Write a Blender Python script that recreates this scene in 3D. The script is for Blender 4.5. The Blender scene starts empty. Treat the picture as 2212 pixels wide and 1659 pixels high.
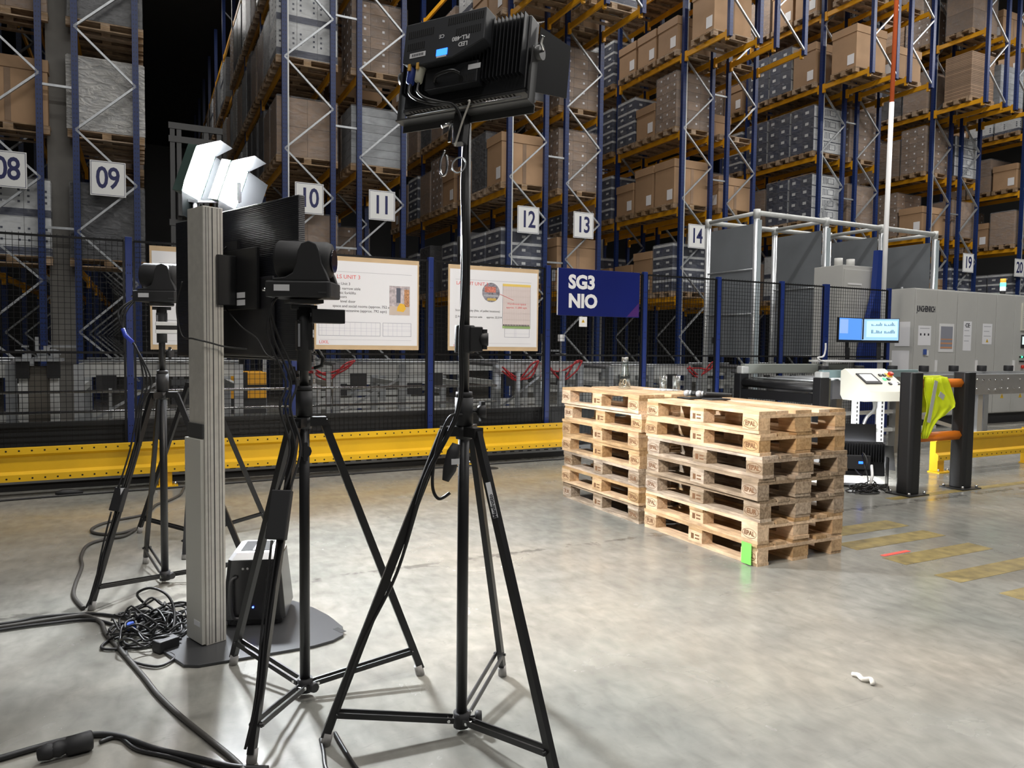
import bpy, math, random
from mathutils import Vector, Matrix
random.seed(7)
S = bpy.context.scene
C = S.collection
PI = math.pi

# ---------------------------------------------------------------- camera
HCAM, YAW, PITCH, ROLL = 1.43, math.radians(26.6), math.atan(83.5/1600), 0.012
fw = Vector((math.sin(YAW)*math.cos(PITCH), math.cos(YAW)*math.cos(PITCH), -math.sin(PITCH)))
rt = Vector((math.cos(YAW), -math.sin(YAW), 0)); up = rt.cross(fw)
R_ = rt*math.cos(ROLL) + up*math.sin(ROLL); U_ = up*math.cos(ROLL) - rt*math.sin(ROLL)
cam = bpy.data.objects.new('camera', bpy.data.cameras.new('camera')); C.objects.link(cam)
m = Matrix((R_, U_, -fw)).transposed().to_4x4(); m.translation = (0, 0, HCAM)
cam.matrix_world = m
cam.data.sensor_fit = 'HORIZONTAL'; cam.data.sensor_width = 36.0; cam.data.lens = 36.0*1600/2212
cam.data.clip_end = 200
S.camera = cam

# ---------------------------------------------------------------- world, hall lighting, exposure
w = bpy.data.worlds.new('hall_air'); S.world = w; w.use_nodes = True
bg = w.node_tree.nodes['Background']; bg.inputs[0].default_value = (.75, .82, 1, 1); bg.inputs[1].default_value = .05
S.view_settings.view_transform = 'Standard'; S.view_settings.look = 'None'
S.view_settings.gamma = 1; S.view_settings.use_curve_mapping = False
S.view_settings.exposure = 0.45
def area(name, loc, sx, sy, power, col=(1, .97, .93), rot=(0, 0, 0)):
    l = bpy.data.lights.new(name, 'AREA'); l.shape = 'RECTANGLE'; l.size = sx; l.size_y = sy; l.energy = power; l.color = col
    o = bpy.data.objects.new(name, l); C.objects.link(o); o.location = loc; o.rotation_euler = rot
    return o
# rows of ceiling luminaires: over the open floor, over the crossing in front of the racks, over the aisles
for x in (-3, 2.5, 8, 13.5, 19): area('ceiling_area_light', (x, 3.0, 12.2), 4.5, .5, 225)
for x in (1.2, 6, 11, 16, 21, 26): area('ceiling_area_light', (x, 9.6, 12.4), 4.5, .5, [110, 150, 195, 255, 310, 320][(1.2, 6, 11, 16, 21, 26).index(x)])
for x in (6.2, 11, 15.8, 20.6, 25.5): area('ceiling_area_light', (x, 18.5, 12.6), .4, 5, 105)
for x in (-4, 4, 12): area('ceiling_area_light', (x, -4.5, 12.2), 4.5, .5, 200)

area('ceiling_area_light', (1.25, 26, 12.8), .4, 6, 90)  # extra light added to lift the dark left aisle, no fixture seen there

# ---------------------------------------------------------------- mesh and material helpers
class MB:
    def __init__(s): s.v = []; s.f = []; s.mi = []; s.sm = []
    def add(s, vs, fs, mi=0, sm=False, M=None):
        n = len(s.v)
        s.v += [tuple(M @ Vector(v)) if M is not None else tuple(v) for v in vs]
        for f in fs: s.f.append([i+n for i in f]); s.mi.append(mi); s.sm.append(sm)
        return s
    def box(s, c, d, mi=0, M=None):
        x, y, z = c; a, b, e = d[0]/2, d[1]/2, d[2]/2
        vs = [(x+i*a, y+j*b, z+k*e) for i in (-1, 1) for j in (-1, 1) for k in (-1, 1)]
        return s.add(vs, [(0, 1, 3, 2), (4, 6, 7, 5), (0, 4, 5, 1), (2, 3, 7, 6), (0, 2, 6, 4), (1, 5, 7, 3)], mi, False, M)
    def span(s, a, b, mi=0, M=None):                       # box from corner to corner
        return s.box([(a[i]+b[i])/2 for i in range(3)], [abs(a[i]-b[i]) for i in range(3)], mi, M)
    def bar(s, p, q, w, h, mi=0, upv=(0, 0, 1)):           # rectangular bar between two points
        p, q = Vector(p), Vector(q); d = q-p; L = d.length; d.normalize()
        u = Vector(upv)
        if abs(d.dot(u)) > .99: u = Vector((0, 1, 0))
        a = d.cross(u).normalized(); b = a.cross(d)
        M = Matrix((a, d, b)).transposed().to_4x4(); M.translation = (p+q)/2
        return s.box((0, 0, 0), (w, L, h), mi, M)
    def tube(s, pts, r, n=8, mi=0, close=False):
        P = [Vector(p) for p in pts]; k = len(P); vs = []
        rr = r if isinstance(r, (list, tuple)) else [r]*k
        a = None
        for i in range(k):
            d = (P[(i+1) % k if close else min(i+1, k-1)]-P[(i-1) % k if close else max(i-1, 0)])
            if d.length < 1e-9: d = Vector((0, 0, 1))
            d.normalize()
            if a is None:
                a = d.cross(Vector((0, 0, 1)))
                if a.length < .05: a = d.cross(Vector((0, 1, 0)))
            a = (a-d*a.dot(d)); a.normalize(); b = d.cross(a)
            vs += [P[i]+(a*math.cos(t*2*PI/n)+b*math.sin(t*2*PI/n))*rr[i] for t in range(n)]
        fs = [(i*n+t, i*n+(t+1) % n, ((i+1) % k)*n+(t+1) % n, ((i+1) % k)*n+t) for i in range(k if close else k-1) for t in range(n)]
        s.add(vs, fs, mi, n > 4)
        if not close:
            b0 = len(s.v)-k*n
            s.f += [[b0+t for t in range(n)][::-1], [b0+(k-1)*n+t for t in range(n)]]; s.mi += [mi, mi]; s.sm += [False, False]
        return s
    def cyl(s, p, q, r, n=16, r2=None, mi=0): return s.tube([p, q], [r, r if r2 is None else r2], n, mi)
    def prism(s, poly, z0, z1, mi=0, M=None):              # polygon in xy, extruded along z
        n = len(poly)
        vs = [(x, y, z0) for x, y in poly]+[(x, y, z1) for x, y in poly]
        fs = [list(range(n))[::-1], list(range(n, 2*n))]+[(i, (i+1) % n, n+(i+1) % n, n+i) for i in range(n)]
        return s.add(vs, fs, mi, False, M)
    def lathe(s, prof, c=(0, 0, 0), n=24, mi=0, M=None):
        vs = [(c[0]+r*math.cos(2*PI*t/n), c[1]+r*math.sin(2*PI*t/n), c[2]+z) for r, z in prof for t in range(n)]
        fs = [(i*n+t, i*n+(t+1) % n, (i+1)*n+(t+1) % n, (i+1)*n+t) for i in range(len(prof)-1) for t in range(n)]
        return s.add(vs, fs, mi, True, M)
    def quad(s, a, b, c, d, mi=0): return s.add([a, b, c, d], [(0, 1, 2, 3)], mi)
    def mesh(s, name, mats):
        me = bpy.data.meshes.new(name); me.from_pydata(s.v, [], s.f)
        for mt in (mats if isinstance(mats, (list, tuple)) else [mats]): me.materials.append(mt)
        me.polygons.foreach_set('material_index', s.mi); me.polygons.foreach_set('use_smooth', s.sm); me.update()
        return me
    def build(s, name, mats, parent=None, loc=None, bevel=0, seg=2):
        return put(name, s.mesh(name, mats), parent, loc, bevel, seg)
def put(name, me, parent=None, loc=None, bevel=0, seg=2, rot=None):
    o = bpy.data.objects.new(name, me); C.objects.link(o); o.parent = parent
    if loc is not None: o.location = loc
    if rot is not None: o.rotation_euler = rot
    if bevel:
        b = o.modifiers.new('bevel', 'BEVEL'); b.width = bevel; b.segments = seg; b.limit_method = 'ANGLE'
    return o
def tag(o, label, cat, group=None, kind=None):
    o['label'] = label; o['category'] = cat
    if group: o['group'] = group
    if kind: o['kind'] = kind
    return o
def thing(name, label, cat, loc=(0, 0, 0), rz=0, group=None):
    o = bpy.data.objects.new(name, None); C.objects.link(o); o.empty_display_size = .1
    o.location = loc; o.rotation_euler = (0, 0, rz)
    return tag(o, label, cat, group)
def struct(name, mb, mat, parent=None):
    o = mb.build(name, mat, parent)
    if parent is None: o['kind'] = 'structure'
    return o
def copy_tree(o, parent=None):
    c = o.copy(); C.objects.link(c); c.parent = parent
    for ch in list(o.children): copy_tree(ch, c)
    return c
def smooth(pts, k=6):                                       # Catmull-Rom through the points
    P = [Vector(p) for p in pts]; out = []
    for i in range(len(P)-1):
        a, b, c, d = P[max(i-1, 0)], P[i], P[i+1], P[min(i+2, len(P)-1)]
        for j in range(k):
            t = j/k
            out.append(.5*((2*b)+(c-a)*t+(2*a-5*b+4*c-d)*t*t+(3*b-a-3*c+d)*t**3))
    return out+[P[-1]]
_txt = {}
def text_mesh(s, size, mat, bold=0.0, align='LEFT', space=1.0):
    key = (s, size, mat.name, bold, align, space)
    if key not in _txt:
        cu = bpy.data.curves.new('lettering', 'FONT'); cu.body = s; cu.size = size; cu.offset = bold
        cu.align_x = align; cu.align_y = 'CENTER'; cu.extrude = .0006; cu.resolution_u = 3; cu.space_character = space
        o = bpy.data.objects.new('lettering', cu); C.objects.link(o)
        bpy.context.view_layer.update()
        me = bpy.data.meshes.new_from_object(o.evaluated_get(bpy.context.evaluated_depsgraph_get()))
        bpy.data.objects.remove(o); me.materials.clear(); me.materials.append(mat); _txt[key] = me
    return _txt[key]
def frame_rot(xa, ya):                                      # euler whose local x, y run along the two given axes
    xa, ya = Vector(xa).normalized(), Vector(ya).normalized(); za = xa.cross(ya)
    return Matrix((xa, ya, za)).transposed().to_euler()
FENCE_ROT = (PI/2, 0, 0)                                    # lettering that faces -Y

def nodes(name):
    mt = bpy.data.materials.new(name); mt.use_nodes = True; nt = mt.node_tree
    return mt, nt, nt.nodes['Principled BSDF'], nt.links
def mat(name, col, rough=.5, metal=0, emit=0, ecol=None, var=0, noise=None, nscale=8, bump=0, bscale=40, coat=0, spec=None):
    """plain procedural material: var = brightness change from object to object, noise = amount of mottling"""
    mt, nt, p, L = nodes(name); N = nt.nodes.new
    p.inputs['Roughness'].default_value = rough; p.inputs['Metallic'].default_value = metal
    if coat: p.inputs['Coat Weight'].default_value = coat; p.inputs['Coat Roughness'].default_value = .15
    if spec is not None: p.inputs['Specular IOR Level'].default_value = spec
    rgb = N('ShaderNodeRGB'); rgb.outputs[0].default_value = (*col, 1); out = rgb.outputs[0]
    if var:
        oi = N('ShaderNodeObjectInfo'); mr = N('ShaderNodeMapRange'); L.new(oi.outputs['Random'], mr.inputs[0])
        mr.inputs[3].default_value = 1-var; mr.inputs[4].default_value = 1+var
        hs = N('ShaderNodeHueSaturation'); L.new(out, hs.inputs['Color']); L.new(mr.outputs[0], hs.inputs['Value']); out = hs.outputs[0]
    tc = N('ShaderNodeTexCoord')
    if noise:
        nz = N('ShaderNodeTexNoise'); nz.inputs['Scale'].default_value = nscale; nz.inputs['Detail'].default_value = 6
        L.new(tc.outputs['Object'], nz.inputs[0])
        mr = N('ShaderNodeMapRange'); L.new(nz.outputs[0], mr.inputs[0]); mr.inputs[1].default_value = .3; mr.inputs[2].default_value = .7
        mr.inputs[3].default_value = 1-noise; mr.inputs[4].default_value = 1+noise
        hs = N('ShaderNodeHueSaturation'); L.new(out, hs.inputs['Color']); L.new(mr.outputs[0], hs.inputs['Value']); out = hs.outputs[0]
    L.new(out, p.inputs['Base Color'])
    if bump:
        nz = N('ShaderNodeTexNoise'); nz.inputs['Scale'].default_value = bscale; nz.inputs['Detail'].default_value = 3
        L.new(tc.outputs['Object'], nz.inputs[0]); b = N('ShaderNodeBump'); b.inputs['Strength'].default_value = bump; b.inputs['Distance'].default_value = .02
        L.new(nz.outputs[0], b.inputs['Height']); L.new(b.outputs[0], p.inputs['Normal'])
    if emit:
        p.inputs['Emission Color'].default_value = (*(ecol or col), 1); p.inputs['Emission Strength'].default_value = emit
    return mt
def wood(name, a, b, dark=.0):
    mt, nt, p, L = nodes(name); N = nt.nodes.new
    tc = N('ShaderNodeTexCoord'); oi = N('ShaderNodeObjectInfo')
    ad = N('ShaderNodeVectorMath'); ad.operation = 'ADD'; L.new(tc.outputs['Object'], ad.inputs[0])
    cx = N('ShaderNodeCombineXYZ'); ml = N('ShaderNodeMath'); ml.operation = 'MULTIPLY'; ml.inputs[1].default_value = 37
    L.new(oi.outputs['Random'], ml.inputs[0])
    for i in range(3): L.new(ml.outputs[0], cx.inputs[i])
    L.new(cx.outputs[0], ad.inputs[1])
    mp = N('ShaderNodeMapping'); mp.inputs['Scale'].default_value = (22, 2.2, 22); L.new(ad.outputs[0], mp.inputs[0])
    nz = N('ShaderNodeTexNoise'); nz.inputs['Scale'].default_value = 2.2; nz.inputs['Detail'].default_value = 8; nz.inputs['Distortion'].default_value = .6
    L.new(mp.outputs[0], nz.inputs[0])
    cr = N('ShaderNodeValToRGB'); L.new(nz.outputs[0], cr.inputs[0])
    cr.color_ramp.elements[0].position = .34; cr.color_ramp.elements[0].color = (*b, 1)
    cr.color_ramp.elements[1].position = .62; cr.color_ramp.elements[1].color = (*a, 1)
    mr = N('ShaderNodeMapRange'); L.new(oi.outputs['Random'], mr.inputs[0]); mr.inputs[3].default_value = .72; mr.inputs[4].default_value = 1.22
    n2 = N('ShaderNodeTexNoise'); n2.inputs['Scale'].default_value = 7; n2.inputs['Detail'].default_value = 4; L.new(ad.outputs[0], n2.inputs[0])
    m2 = N('ShaderNodeMapRange'); L.new(n2.outputs[0], m2.inputs[0]); m2.inputs[1].default_value = .35; m2.inputs[2].default_value = .7; m2.inputs[3].default_value = .7; m2.inputs[4].default_value = 1.1
    mm = N('ShaderNodeMath'); mm.operation = 'MULTIPLY'; L.new(mr.outputs[0], mm.inputs[0]); L.new(m2.outputs[0], mm.inputs[1])
    sm = N('ShaderNodeMapRange'); L.new(oi.outputs['Random'], sm.inputs[0]); sm.inputs[3].default_value = 1.15; sm.inputs[4].default_value = .75
    hs = N('ShaderNodeHueSaturation'); L.new(cr.outputs[0], hs.inputs['Color']); L.new(mm.outputs[0], hs.inputs['Value']); L.new(sm.outputs[0], hs.inputs['Saturation'])
    L.new(hs.outputs[0], p.inputs['Base Color']); p.inputs['Roughness'].default_value = .75
    bp = N('ShaderNodeBump'); bp.inputs['Strength'].default_value = .35; bp.inputs['Distance'].default_value = .004
    L.new(nz.outputs[0], bp.inputs['Height']); L.new(bp.outputs[0], p.inputs['Normal'])
    return mt
def film(name, tint, opacity, rough=.12):
    mt = bpy.data.materials.new(name); mt.use_nodes = True; nt = mt.node_tree; nt.nodes.clear(); N = nt.nodes.new; L = nt.links
    out = N('ShaderNodeOutputMaterial'); mx = N('ShaderNodeMixShader'); tr = N('ShaderNodeBsdfTransparent'); p = N('ShaderNodeBsdfPrincipled')
    p.inputs['Base Color'].default_value = (*tint, 1); p.inputs['Roughness'].default_value = rough
    tc = N('ShaderNodeTexCoord'); mp = N('ShaderNodeMapping'); mp.inputs['Scale'].default_value = (2.2, 2.2, 5); L.new(tc.outputs['Object'], mp.inputs[0])
    nz = N('ShaderNodeTexNoise'); nz.inputs['Scale'].default_value = 2.4; nz.inputs['Detail'].default_value = 7; nz.inputs['Distortion'].default_value = 1.2; L.new(mp.outputs[0], nz.inputs[0])
    bp = N('ShaderNodeBump'); bp.inputs['Strength'].default_value = .8; bp.inputs['Distance'].default_value = .08
    L.new(nz.outputs[0], bp.inputs['Height']); L.new(bp.outputs[0], p.inputs['Normal'])
    mr = N('ShaderNodeMapRange'); L.new(nz.outputs[0], mr.inputs[0]); mr.inputs[1].default_value = .35; mr.inputs[2].default_value = .7
    mr.inputs[3].default_value = opacity*.6; mr.inputs[4].default_value = min(1, opacity*1.5)
    L.new(mr.outputs[0], mx.inputs[0]); L.new(tr.outputs[0], mx.inputs[1]); L.new(p.outputs[0], mx.inputs[2]); L.new(mx.outputs[0], out.inputs[0])
    return mt
def glass(name, tint=(.97, 1, .99), lo=.07, hi=.6):
    """thin clear wall: see-through, with a sheen that grows towards grazing angles"""
    mt = bpy.data.materials.new(name); mt.use_nodes = True; nt = mt.node_tree; nt.nodes.clear(); N = nt.nodes.new; L = nt.links
    out = N('ShaderNodeOutputMaterial'); mx = N('ShaderNodeMixShader'); tr = N('ShaderNodeBsdfTransparent'); gl = N('ShaderNodeBsdfGlossy'); lw = N('ShaderNodeLayerWeight')
    tr.inputs[0].default_value = (*tint, 1); gl.inputs['Roughness'].default_value = .12; lw.inputs[0].default_value = .35
    mr = N('ShaderNodeMapRange'); L.new(lw.outputs['Facing'], mr.inputs[0]); mr.inputs[3].default_value = lo; mr.inputs[4].default_value = hi
    L.new(mr.outputs[0], mx.inputs[0]); L.new(tr.outputs[0], mx.inputs[1]); L.new(gl.outputs[0], mx.inputs[2]); L.new(mx.outputs[0], out.inputs[0])
    return mt

BLK = mat('black_metal', (.012, .012, .013), .38)
BLKM = mat('black_matt_plastic', (.02, .02, .022), .6)
BLKF = mat('black_fabric_cable', (.012, .012, .012), .5)
CABLEM = mat('black_cable_rubber', (.016, .016, .017), .45)
GRYCAB = mat('worn_grey_cable', (.05, .047, .043), .6)
DKGREY = mat('dark_grey_plastic', (.045, .047, .05), .5)
SILVER = mat('brushed_aluminium', (.62, .6, .55), .4, .25, noise=.06, nscale=30)
CHROME = mat('bright_steel', (.75, .75, .76), .18, 1)
GALV = mat('galvanised_steel', (.42, .44, .46), .42, .7, noise=.12, nscale=14)
GALVW = mat('galvanised_beam', (.5, .51, .5), .5, .35, noise=.1, nscale=5)
WHITE = mat('white_paint', (.8, .8, .8), .45)
PAPER = mat('white_paper', (.84, .84, .87), .55)
PAPERG = mat('grey_print', (.42, .42, .46), .6)
INK = mat('black_ink', (.03, .03, .04), .6)
REDINK = mat('red_ink', (.75, .12, .12), .6)
NAVYINK = mat('navy_ink', (.012, .016, .09), .5)
BOARD = mat('cardboard_backing', (.62, .45, .27), .75, noise=.06, nscale=6)
RUBBERG = mat('grey_rubber_foot', (.32, .31, .3), .7)
YEL = mat('yellow_powder_coat', (.85, .5, .012), .42, noise=.06, nscale=3)
YELB = mat('amber_beam_paint', (.72, .34, .01), .45, var=.14, noise=.12, nscale=2)
BLUE = mat('blue_fence_paint', (.01, .027, .15), .4)
ORANGE = mat('orange_plastic', (.95, .25, .015), .4)
RAL = mat('light_grey_cabinet', (.5, .5, .48), .42, noise=.03, nscale=2)
RALW = mat('pale_grey_enclosure', (.66, .65, .56), .42)
HOLE = mat('dark_opening', (.004, .004, .004), .8)
CARD = mat('carton_brown', (.36, .225, .125), .72, var=.12, noise=.07, nscale=3)
CARDD = mat('carton_brown_dull', (.25, .165, .105), .7, var=.2, noise=.12, nscale=4)
CARDW = mat('carton_white', (.62, .64, .65), .5, var=.1, noise=.06, nscale=4)
CARDN = mat('carton_navy', (.018, .026, .06), .45, var=.3)
CARDG = mat('carton_grey', (.3, .32, .34), .45, var=.2, noise=.2, nscale=4)
CARDK = mat('black_wrapped_goods', (.03, .031, .034), .3, var=.3, bump=.7, bscale=7)
LABEL = mat('white_label_print', (.78, .78, .8), .5)
FILM = film('stretch_film', (.4, .41, .43), .2)
FILMS = film('silvery_stretch_film', (.62, .61, .59), .62, .25)
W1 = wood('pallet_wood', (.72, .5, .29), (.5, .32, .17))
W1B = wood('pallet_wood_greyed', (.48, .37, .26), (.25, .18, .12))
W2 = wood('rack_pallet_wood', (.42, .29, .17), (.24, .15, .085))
BURN = mat('burnt_stamp', (.16, .075, .03), .8)

def upright_paint():
    mt, nt, p, L = nodes('blue_upright_paint'); N = nt.nodes.new
    p.inputs['Roughness'].default_value = .42
    tc = N('ShaderNodeTexCoord'); sp = N('ShaderNodeSeparateXYZ'); L.new(tc.outputs['Object'], sp.inputs[0])
    def mth(op, a, b=None):
        n = N('ShaderNodeMath'); n.operation = op
        for i, v in enumerate((a, b)):
            if v is None: continue
            if isinstance(v, (int, float)): n.inputs[i].default_value = v
            else: L.new(v, n.inputs[i])
        return n.outputs[0]
    fz = mth('ABSOLUTE', mth('SUBTRACT', mth('FRACT', mth('MULTIPLY', sp.outputs['Z'], 12.5)), .5))
    a = mth('LESS_THAN', fz, .17)
    b = mth('LESS_THAN', mth('ABSOLUTE', mth('SUBTRACT', mth('ABSOLUTE', sp.outputs['X']), .022)), .007)
    b2 = mth('LESS_THAN', mth('ABSOLUTE', sp.outputs['Y']), .008)
    k = mth('MULTIPLY', a, mth('MAXIMUM', b, b2))
    mx = N('ShaderNodeMix'); mx.data_type = 'RGBA'; L.new(k, mx.inputs['Factor'])
    mx.inputs['A'].default_value = (.006, .021, .1, 1); mx.inputs['B'].default_value = (.004, .006, .02, 1)
    L.new(mx.outputs['Result'], p.inputs['Base Color'])
    return mt
UPR = upright_paint()

def floor_mat():
    mt, nt, p, L = nodes('polished_concrete'); N = nt.nodes.new
    tc = N('ShaderNodeTexCoord')
    def noise(s, d=6, dist=0, sc=None):
        n = N('ShaderNodeTexNoise'); n.inputs['Scale'].default_value = s; n.inputs['Detail'].default_value = d; n.inputs['Distortion'].default_value = dist
        if sc:
            mp = N('ShaderNodeMapping'); mp.inputs['Scale'].default_value = sc; L.new(tc.outputs['Object'], mp.inputs[0]); L.new(mp.outputs[0], n.inputs[0])
        else: L.new(tc.outputs['Object'], n.inputs[0])
        return n.outputs[0]
    def rng(x, a, b, c, d):
        m = N('ShaderNodeMapRange'); L.new(x, m.inputs[0])
        for i, v in enumerate((a, b, c, d)): m.inputs[i+1].default_value = v
        return m.outputs[0]
    def mth(op, a, b):
        n = N('ShaderNodeMath'); n.operation = op
        for i, v in enumerate((a, b)):
            if isinstance(v, (int, float)): n.inputs[i].default_value = v
            else: L.new(v, n.inputs[i])
        return n.outputs[0]
    cr = N('ShaderNodeValToRGB'); L.new(noise(.7, 9, .15), cr.inputs[0])
    e = cr.color_ramp.elements
    e[0].position = .32; e[0].color = (.2, .205, .188, 1); e[1].position = .68; e[1].color = (.285, .265, .228, 1)
    mid = e.new(.5); mid.color = (.243, .237, .212, 1)
    fine = rng(noise(14, 10, .3, (1, .55, 1)), .25, .75, .8, 1.18)
    big = rng(noise(3.2, 8, .3, (.6, 1.4, 1)), .3, .7, .88, 1.1)
    # wandering scratches
    sc = noise(3, 2, 2.5, (.25, 2.2, 1)); s1 = rng(mth('ABSOLUTE', mth('SUBTRACT', sc, .5), 0), 0, .004, .85, 1)
    # scuffed dark spots
    vo = N('ShaderNodeTexVoronoi'); vo.inputs['Scale'].default_value = 2.4; L.new(tc.outputs['Object'], vo.inputs[0])
    sp = rng(mth('ADD', vo.outputs['Distance'], mth('MULTIPLY', noise(9), .12)), .085, .1, .72, 1)
    # patched joint running along x at y = 4.49
    sx = N('ShaderNodeSeparateXYZ'); L.new(tc.outputs['Object'], sx.inputs[0])
    dy = mth('ABSOLUTE', mth('SUBTRACT', sx.outputs['Y'], 4.49), 0)
    jt = rng(mth('ADD', mth('MULTIPLY', dy, 3.2), noise(7, 7, .8)), .5, .62, .55, 1)
    v = mth('MULTIPLY', mth('MULTIPLY', fine, big), mth('MULTIPLY', mth('MULTIPLY', s1, sp), jt))
    hs = N('ShaderNodeHueSaturation'); L.new(cr.outputs[0], hs.inputs['Color']); L.new(v, hs.inputs['Value'])
    L.new(hs.outputs[0], p.inputs['Base Color'])
    L.new(rng(noise(1.7, 7, 1), .3, .7, .15, .3), p.inputs['Roughness'])
    p.inputs['Specular IOR Level'].default_value = .6
    b = N('ShaderNodeBump'); b.inputs['Strength'].default_value = .03; b.inputs['Distance'].default_value = .01
    L.new(noise(3.5, 6), b.inputs['Height']); L.new(b.outputs[0], p.inputs['Normal'])
    return mt
FLOOR = floor_mat()

# ================================================================ the hall
struct('floor', MB().span((-22, -12, -.2), (45, 52, 0)), FLOOR)
struct('ceiling', MB().span((-22, -12, 13.6), (45, 52, 13.8)), mat('dark_roof_sheet', (.05, .052, .056), .6))
WALL = mat('hall_wall_panel', (.16, .165, .17), .6)
struct('wall_back', MB().span((-22, 51.8, 0), (45, 52, 13.6)), WALL)
struct('wall_left', MB().span((-22, -12, 0), (-21.8, 52, 13.6)), WALL)
struct('wall_right', MB().span((44.8, -12, 0), (45, 52, 13.6)), WALL)
struct('wall_front', MB().span((-22, -12, 0), (45, -11.8, 13.6)), WALL)
CONC = mat('concrete_column', (.13, .125, .115), .7, noise=.12, nscale=3)
struct('trim_1', MB().span((-1.42, 15.35, 0), (-1.03, 15.8, 13.6)), CONC)
struct('trim_2', MB().span((13.25, 20.6, 0), (13.6, 21.05, 13.6)), mat('pale_grey_column', (.4, .4, .39), .6))

# ================================================================ pallet racks
YR, PITCHY, FW = 15.0, 2.82, 1.03
LEV = [2.72, 4.95, 6.85, 8.75, 10.7]
NW = {'08': 'eight', '09': 'nine', '10': 'ten', '11': 'eleven', '12': 'twelve', '13': 'thirteen', '14': 'fourteen', '19': 'nineteen', '20': 'twenty'}
RACKX = {'08': -2.47, '09': -1.01, '10': 2.48, '11': 3.94, '12': 7.32, '13': 8.78, '14': 12.16, '15': 13.62, '16': 17.0, '17': 18.46, '18': 21.84, '19': 23.3, '20': 26.68}
BAYS = {'08': 4, '09': 6, '10': 9, '11': 3, '12': 3, '13': 2, '14': 3, '15': 2, '16': 2, '17': 2, '18': 2, '19': 2, '20': 2}
PHASE = {'09': .2, '08': .2}
up_me = MB().prism([(-.05, -.045), (.05, -.045), (.05, .045), (.03, .045), (.03, -.02), (-.03, -.02), (-.03, .045), (-.05, .045)], 0, 12.6).mesh('upright', UPR)
up_s = MB().prism([(-.05, -.045), (.05, -.045), (.05, .045), (.03, .045), (.03, -.02), (-.03, -.02), (-.03, .045), (-.05, .045)], 0, 4.1).mesh('upright', UPR)
def beam_mesh(L):
    b = MB()
    prof = [(-.025, -.06), (.025, -.06), (.025, .0), (.012, .005), (.012, .035), (.025, .04), (.025, .06), (-.025, .06)]
    M = Matrix(((1, 0, 0, 0), (0, 0, 1, 0), (0, 1, 0, 0), (0, 0, 0, 1)))
    b.prism([(x, z) for x, z in prof], -L/2, L/2, M=M)
    for s in (-1, 1): b.box((0, s*(L/2-.035), -.03), (.065, .07, .24))
    return b.mesh('beam', YELB)
bm_full, bm_half = beam_mesh(PITCHY-.1), beam_mesh(1.5)
br_me = MB().bar((0, 0, 0), (FW-.1, 0, .87), .035, .05, upv=(0, 1, 0)).mesh('brace', GALV)
br_me2 = MB().bar((FW-.1, 0, 0), (0, 0, .87), .035, .05, upv=(0, 1, 0)).mesh('brace', GALV)
tie_me = MB().box((0, 0, 0), (.43, .04, .04)).mesh('spacer', GALV)
GREYBR = br_me
ORD = ['front', 'second', 'third', 'fourth', 'fifth', 'sixth', 'seventh', 'eighth', 'ninth']
LVN = ['lowest', 'second', 'third', 'fourth', 'top']
for num, x0 in RACKX.items():
    side = {'08': 'the concrete column', '09': 'the concrete column'}.get(num)
    lab = 'blue and amber pallet rack row with end frame signed %s' % NW[num] if num in ('08', '09', '10', '11', '12', '13', '14', '19', '20') else \
        {'15': 'blue and amber pallet rack row back to back with the row signed 14', '16': 'blue and amber pallet rack row right of the pale column, holding black and white cartons',
         '17': 'unsigned blue pallet rack row just right of the black and white carton loads', '18': 'unsigned blue pallet rack row back to back with the row signed 19'}[num]
    rk = thing('pallet_rack', lab, 'rack', (x0, YR, 0), 0, 'pallet rack rows')
    nb = BAYS[num]; xl, xr = .05, FW-.05
    hang = int(num) >= 12
    for j in range(nb+1):
        for x in (xl, xr): put('upright', up_me, rk, (x, j*PITCHY, 0))
        if j < 2 or (num == '10' and j < 5) or num in ('08', '09'):
            z = .5+PHASE.get(num, .33); k = 0
            while z < 11.5:
                put('brace', br_me if k % 2 else br_me2, rk, (xl, j*PITCHY-.02, z)); z += .87; k += 1
    if hang:
        for x in (xl, xr): put('upright', up_s, rk, (x, -1.6, 8.6))
        z, k = 8.68, 0
        while z < 11.6: put('brace', br_me if k % 2 else br_me2, rk, (xl, -1.62, z)); z += .87; k += 1
    for j in range(nb):
        for lv, z in enumerate(LEV):
            for x in (xl, xr): put('beam', bm_full, rk, (x, (j+.5)*PITCHY, z-.06))
    if hang:
        for lv in (3, 4):
            for x in (xl, xr): put('beam', bm_half, rk, (x, -.8, LEV[lv]-.06))
    if int(num) % 2 == 0 and num != '20':
        for z in (1.32, 3.35, 5.75, 7.9): put('spacer', tie_me, rk, (FW+.215, 0, z))

# aisle number signs on the end frames
SIGNW = mat('sign_white', (.74, .75, .74), .4)
plate = MB().box((0, 0, 0), (.55, .012, .6)).mesh('plate', SIGNW)
def ring_rect(w, h, t, y):
    b = MB()
    for s in (-1, 1): b.box((0, y, s*(h/2-t/2)), (w, .002, t)); b.box((s*(w/2-t/2), y, 0), (t, .002, h-2*t))
    return b
line = ring_rect(.52, .57, .007, -.0068).mesh('border', NAVYINK)
for num in ('08', '09', '10', '11', '12', '13', '14', '19', '20'):
    xo = {'09': .53, '08': .52, '10': .5, '20': -.08}.get(num, .5)
    sg = thing('aisle_sign', 'white square sign with dark navy number %s on the rack' % NW[num], 'sign', (RACKX[num]+xo, YR-.1, 4.25), 0, 'aisle number signs')
    put('plate', plate, sg); put('border', line, sg)
    put('number', text_mesh(num, .52, NAVYINK, .009, 'CENTER', .92), sg, (0, -.0072, -.005), rot=FENCE_ROT).scale = (.76, 1, 1)

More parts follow.
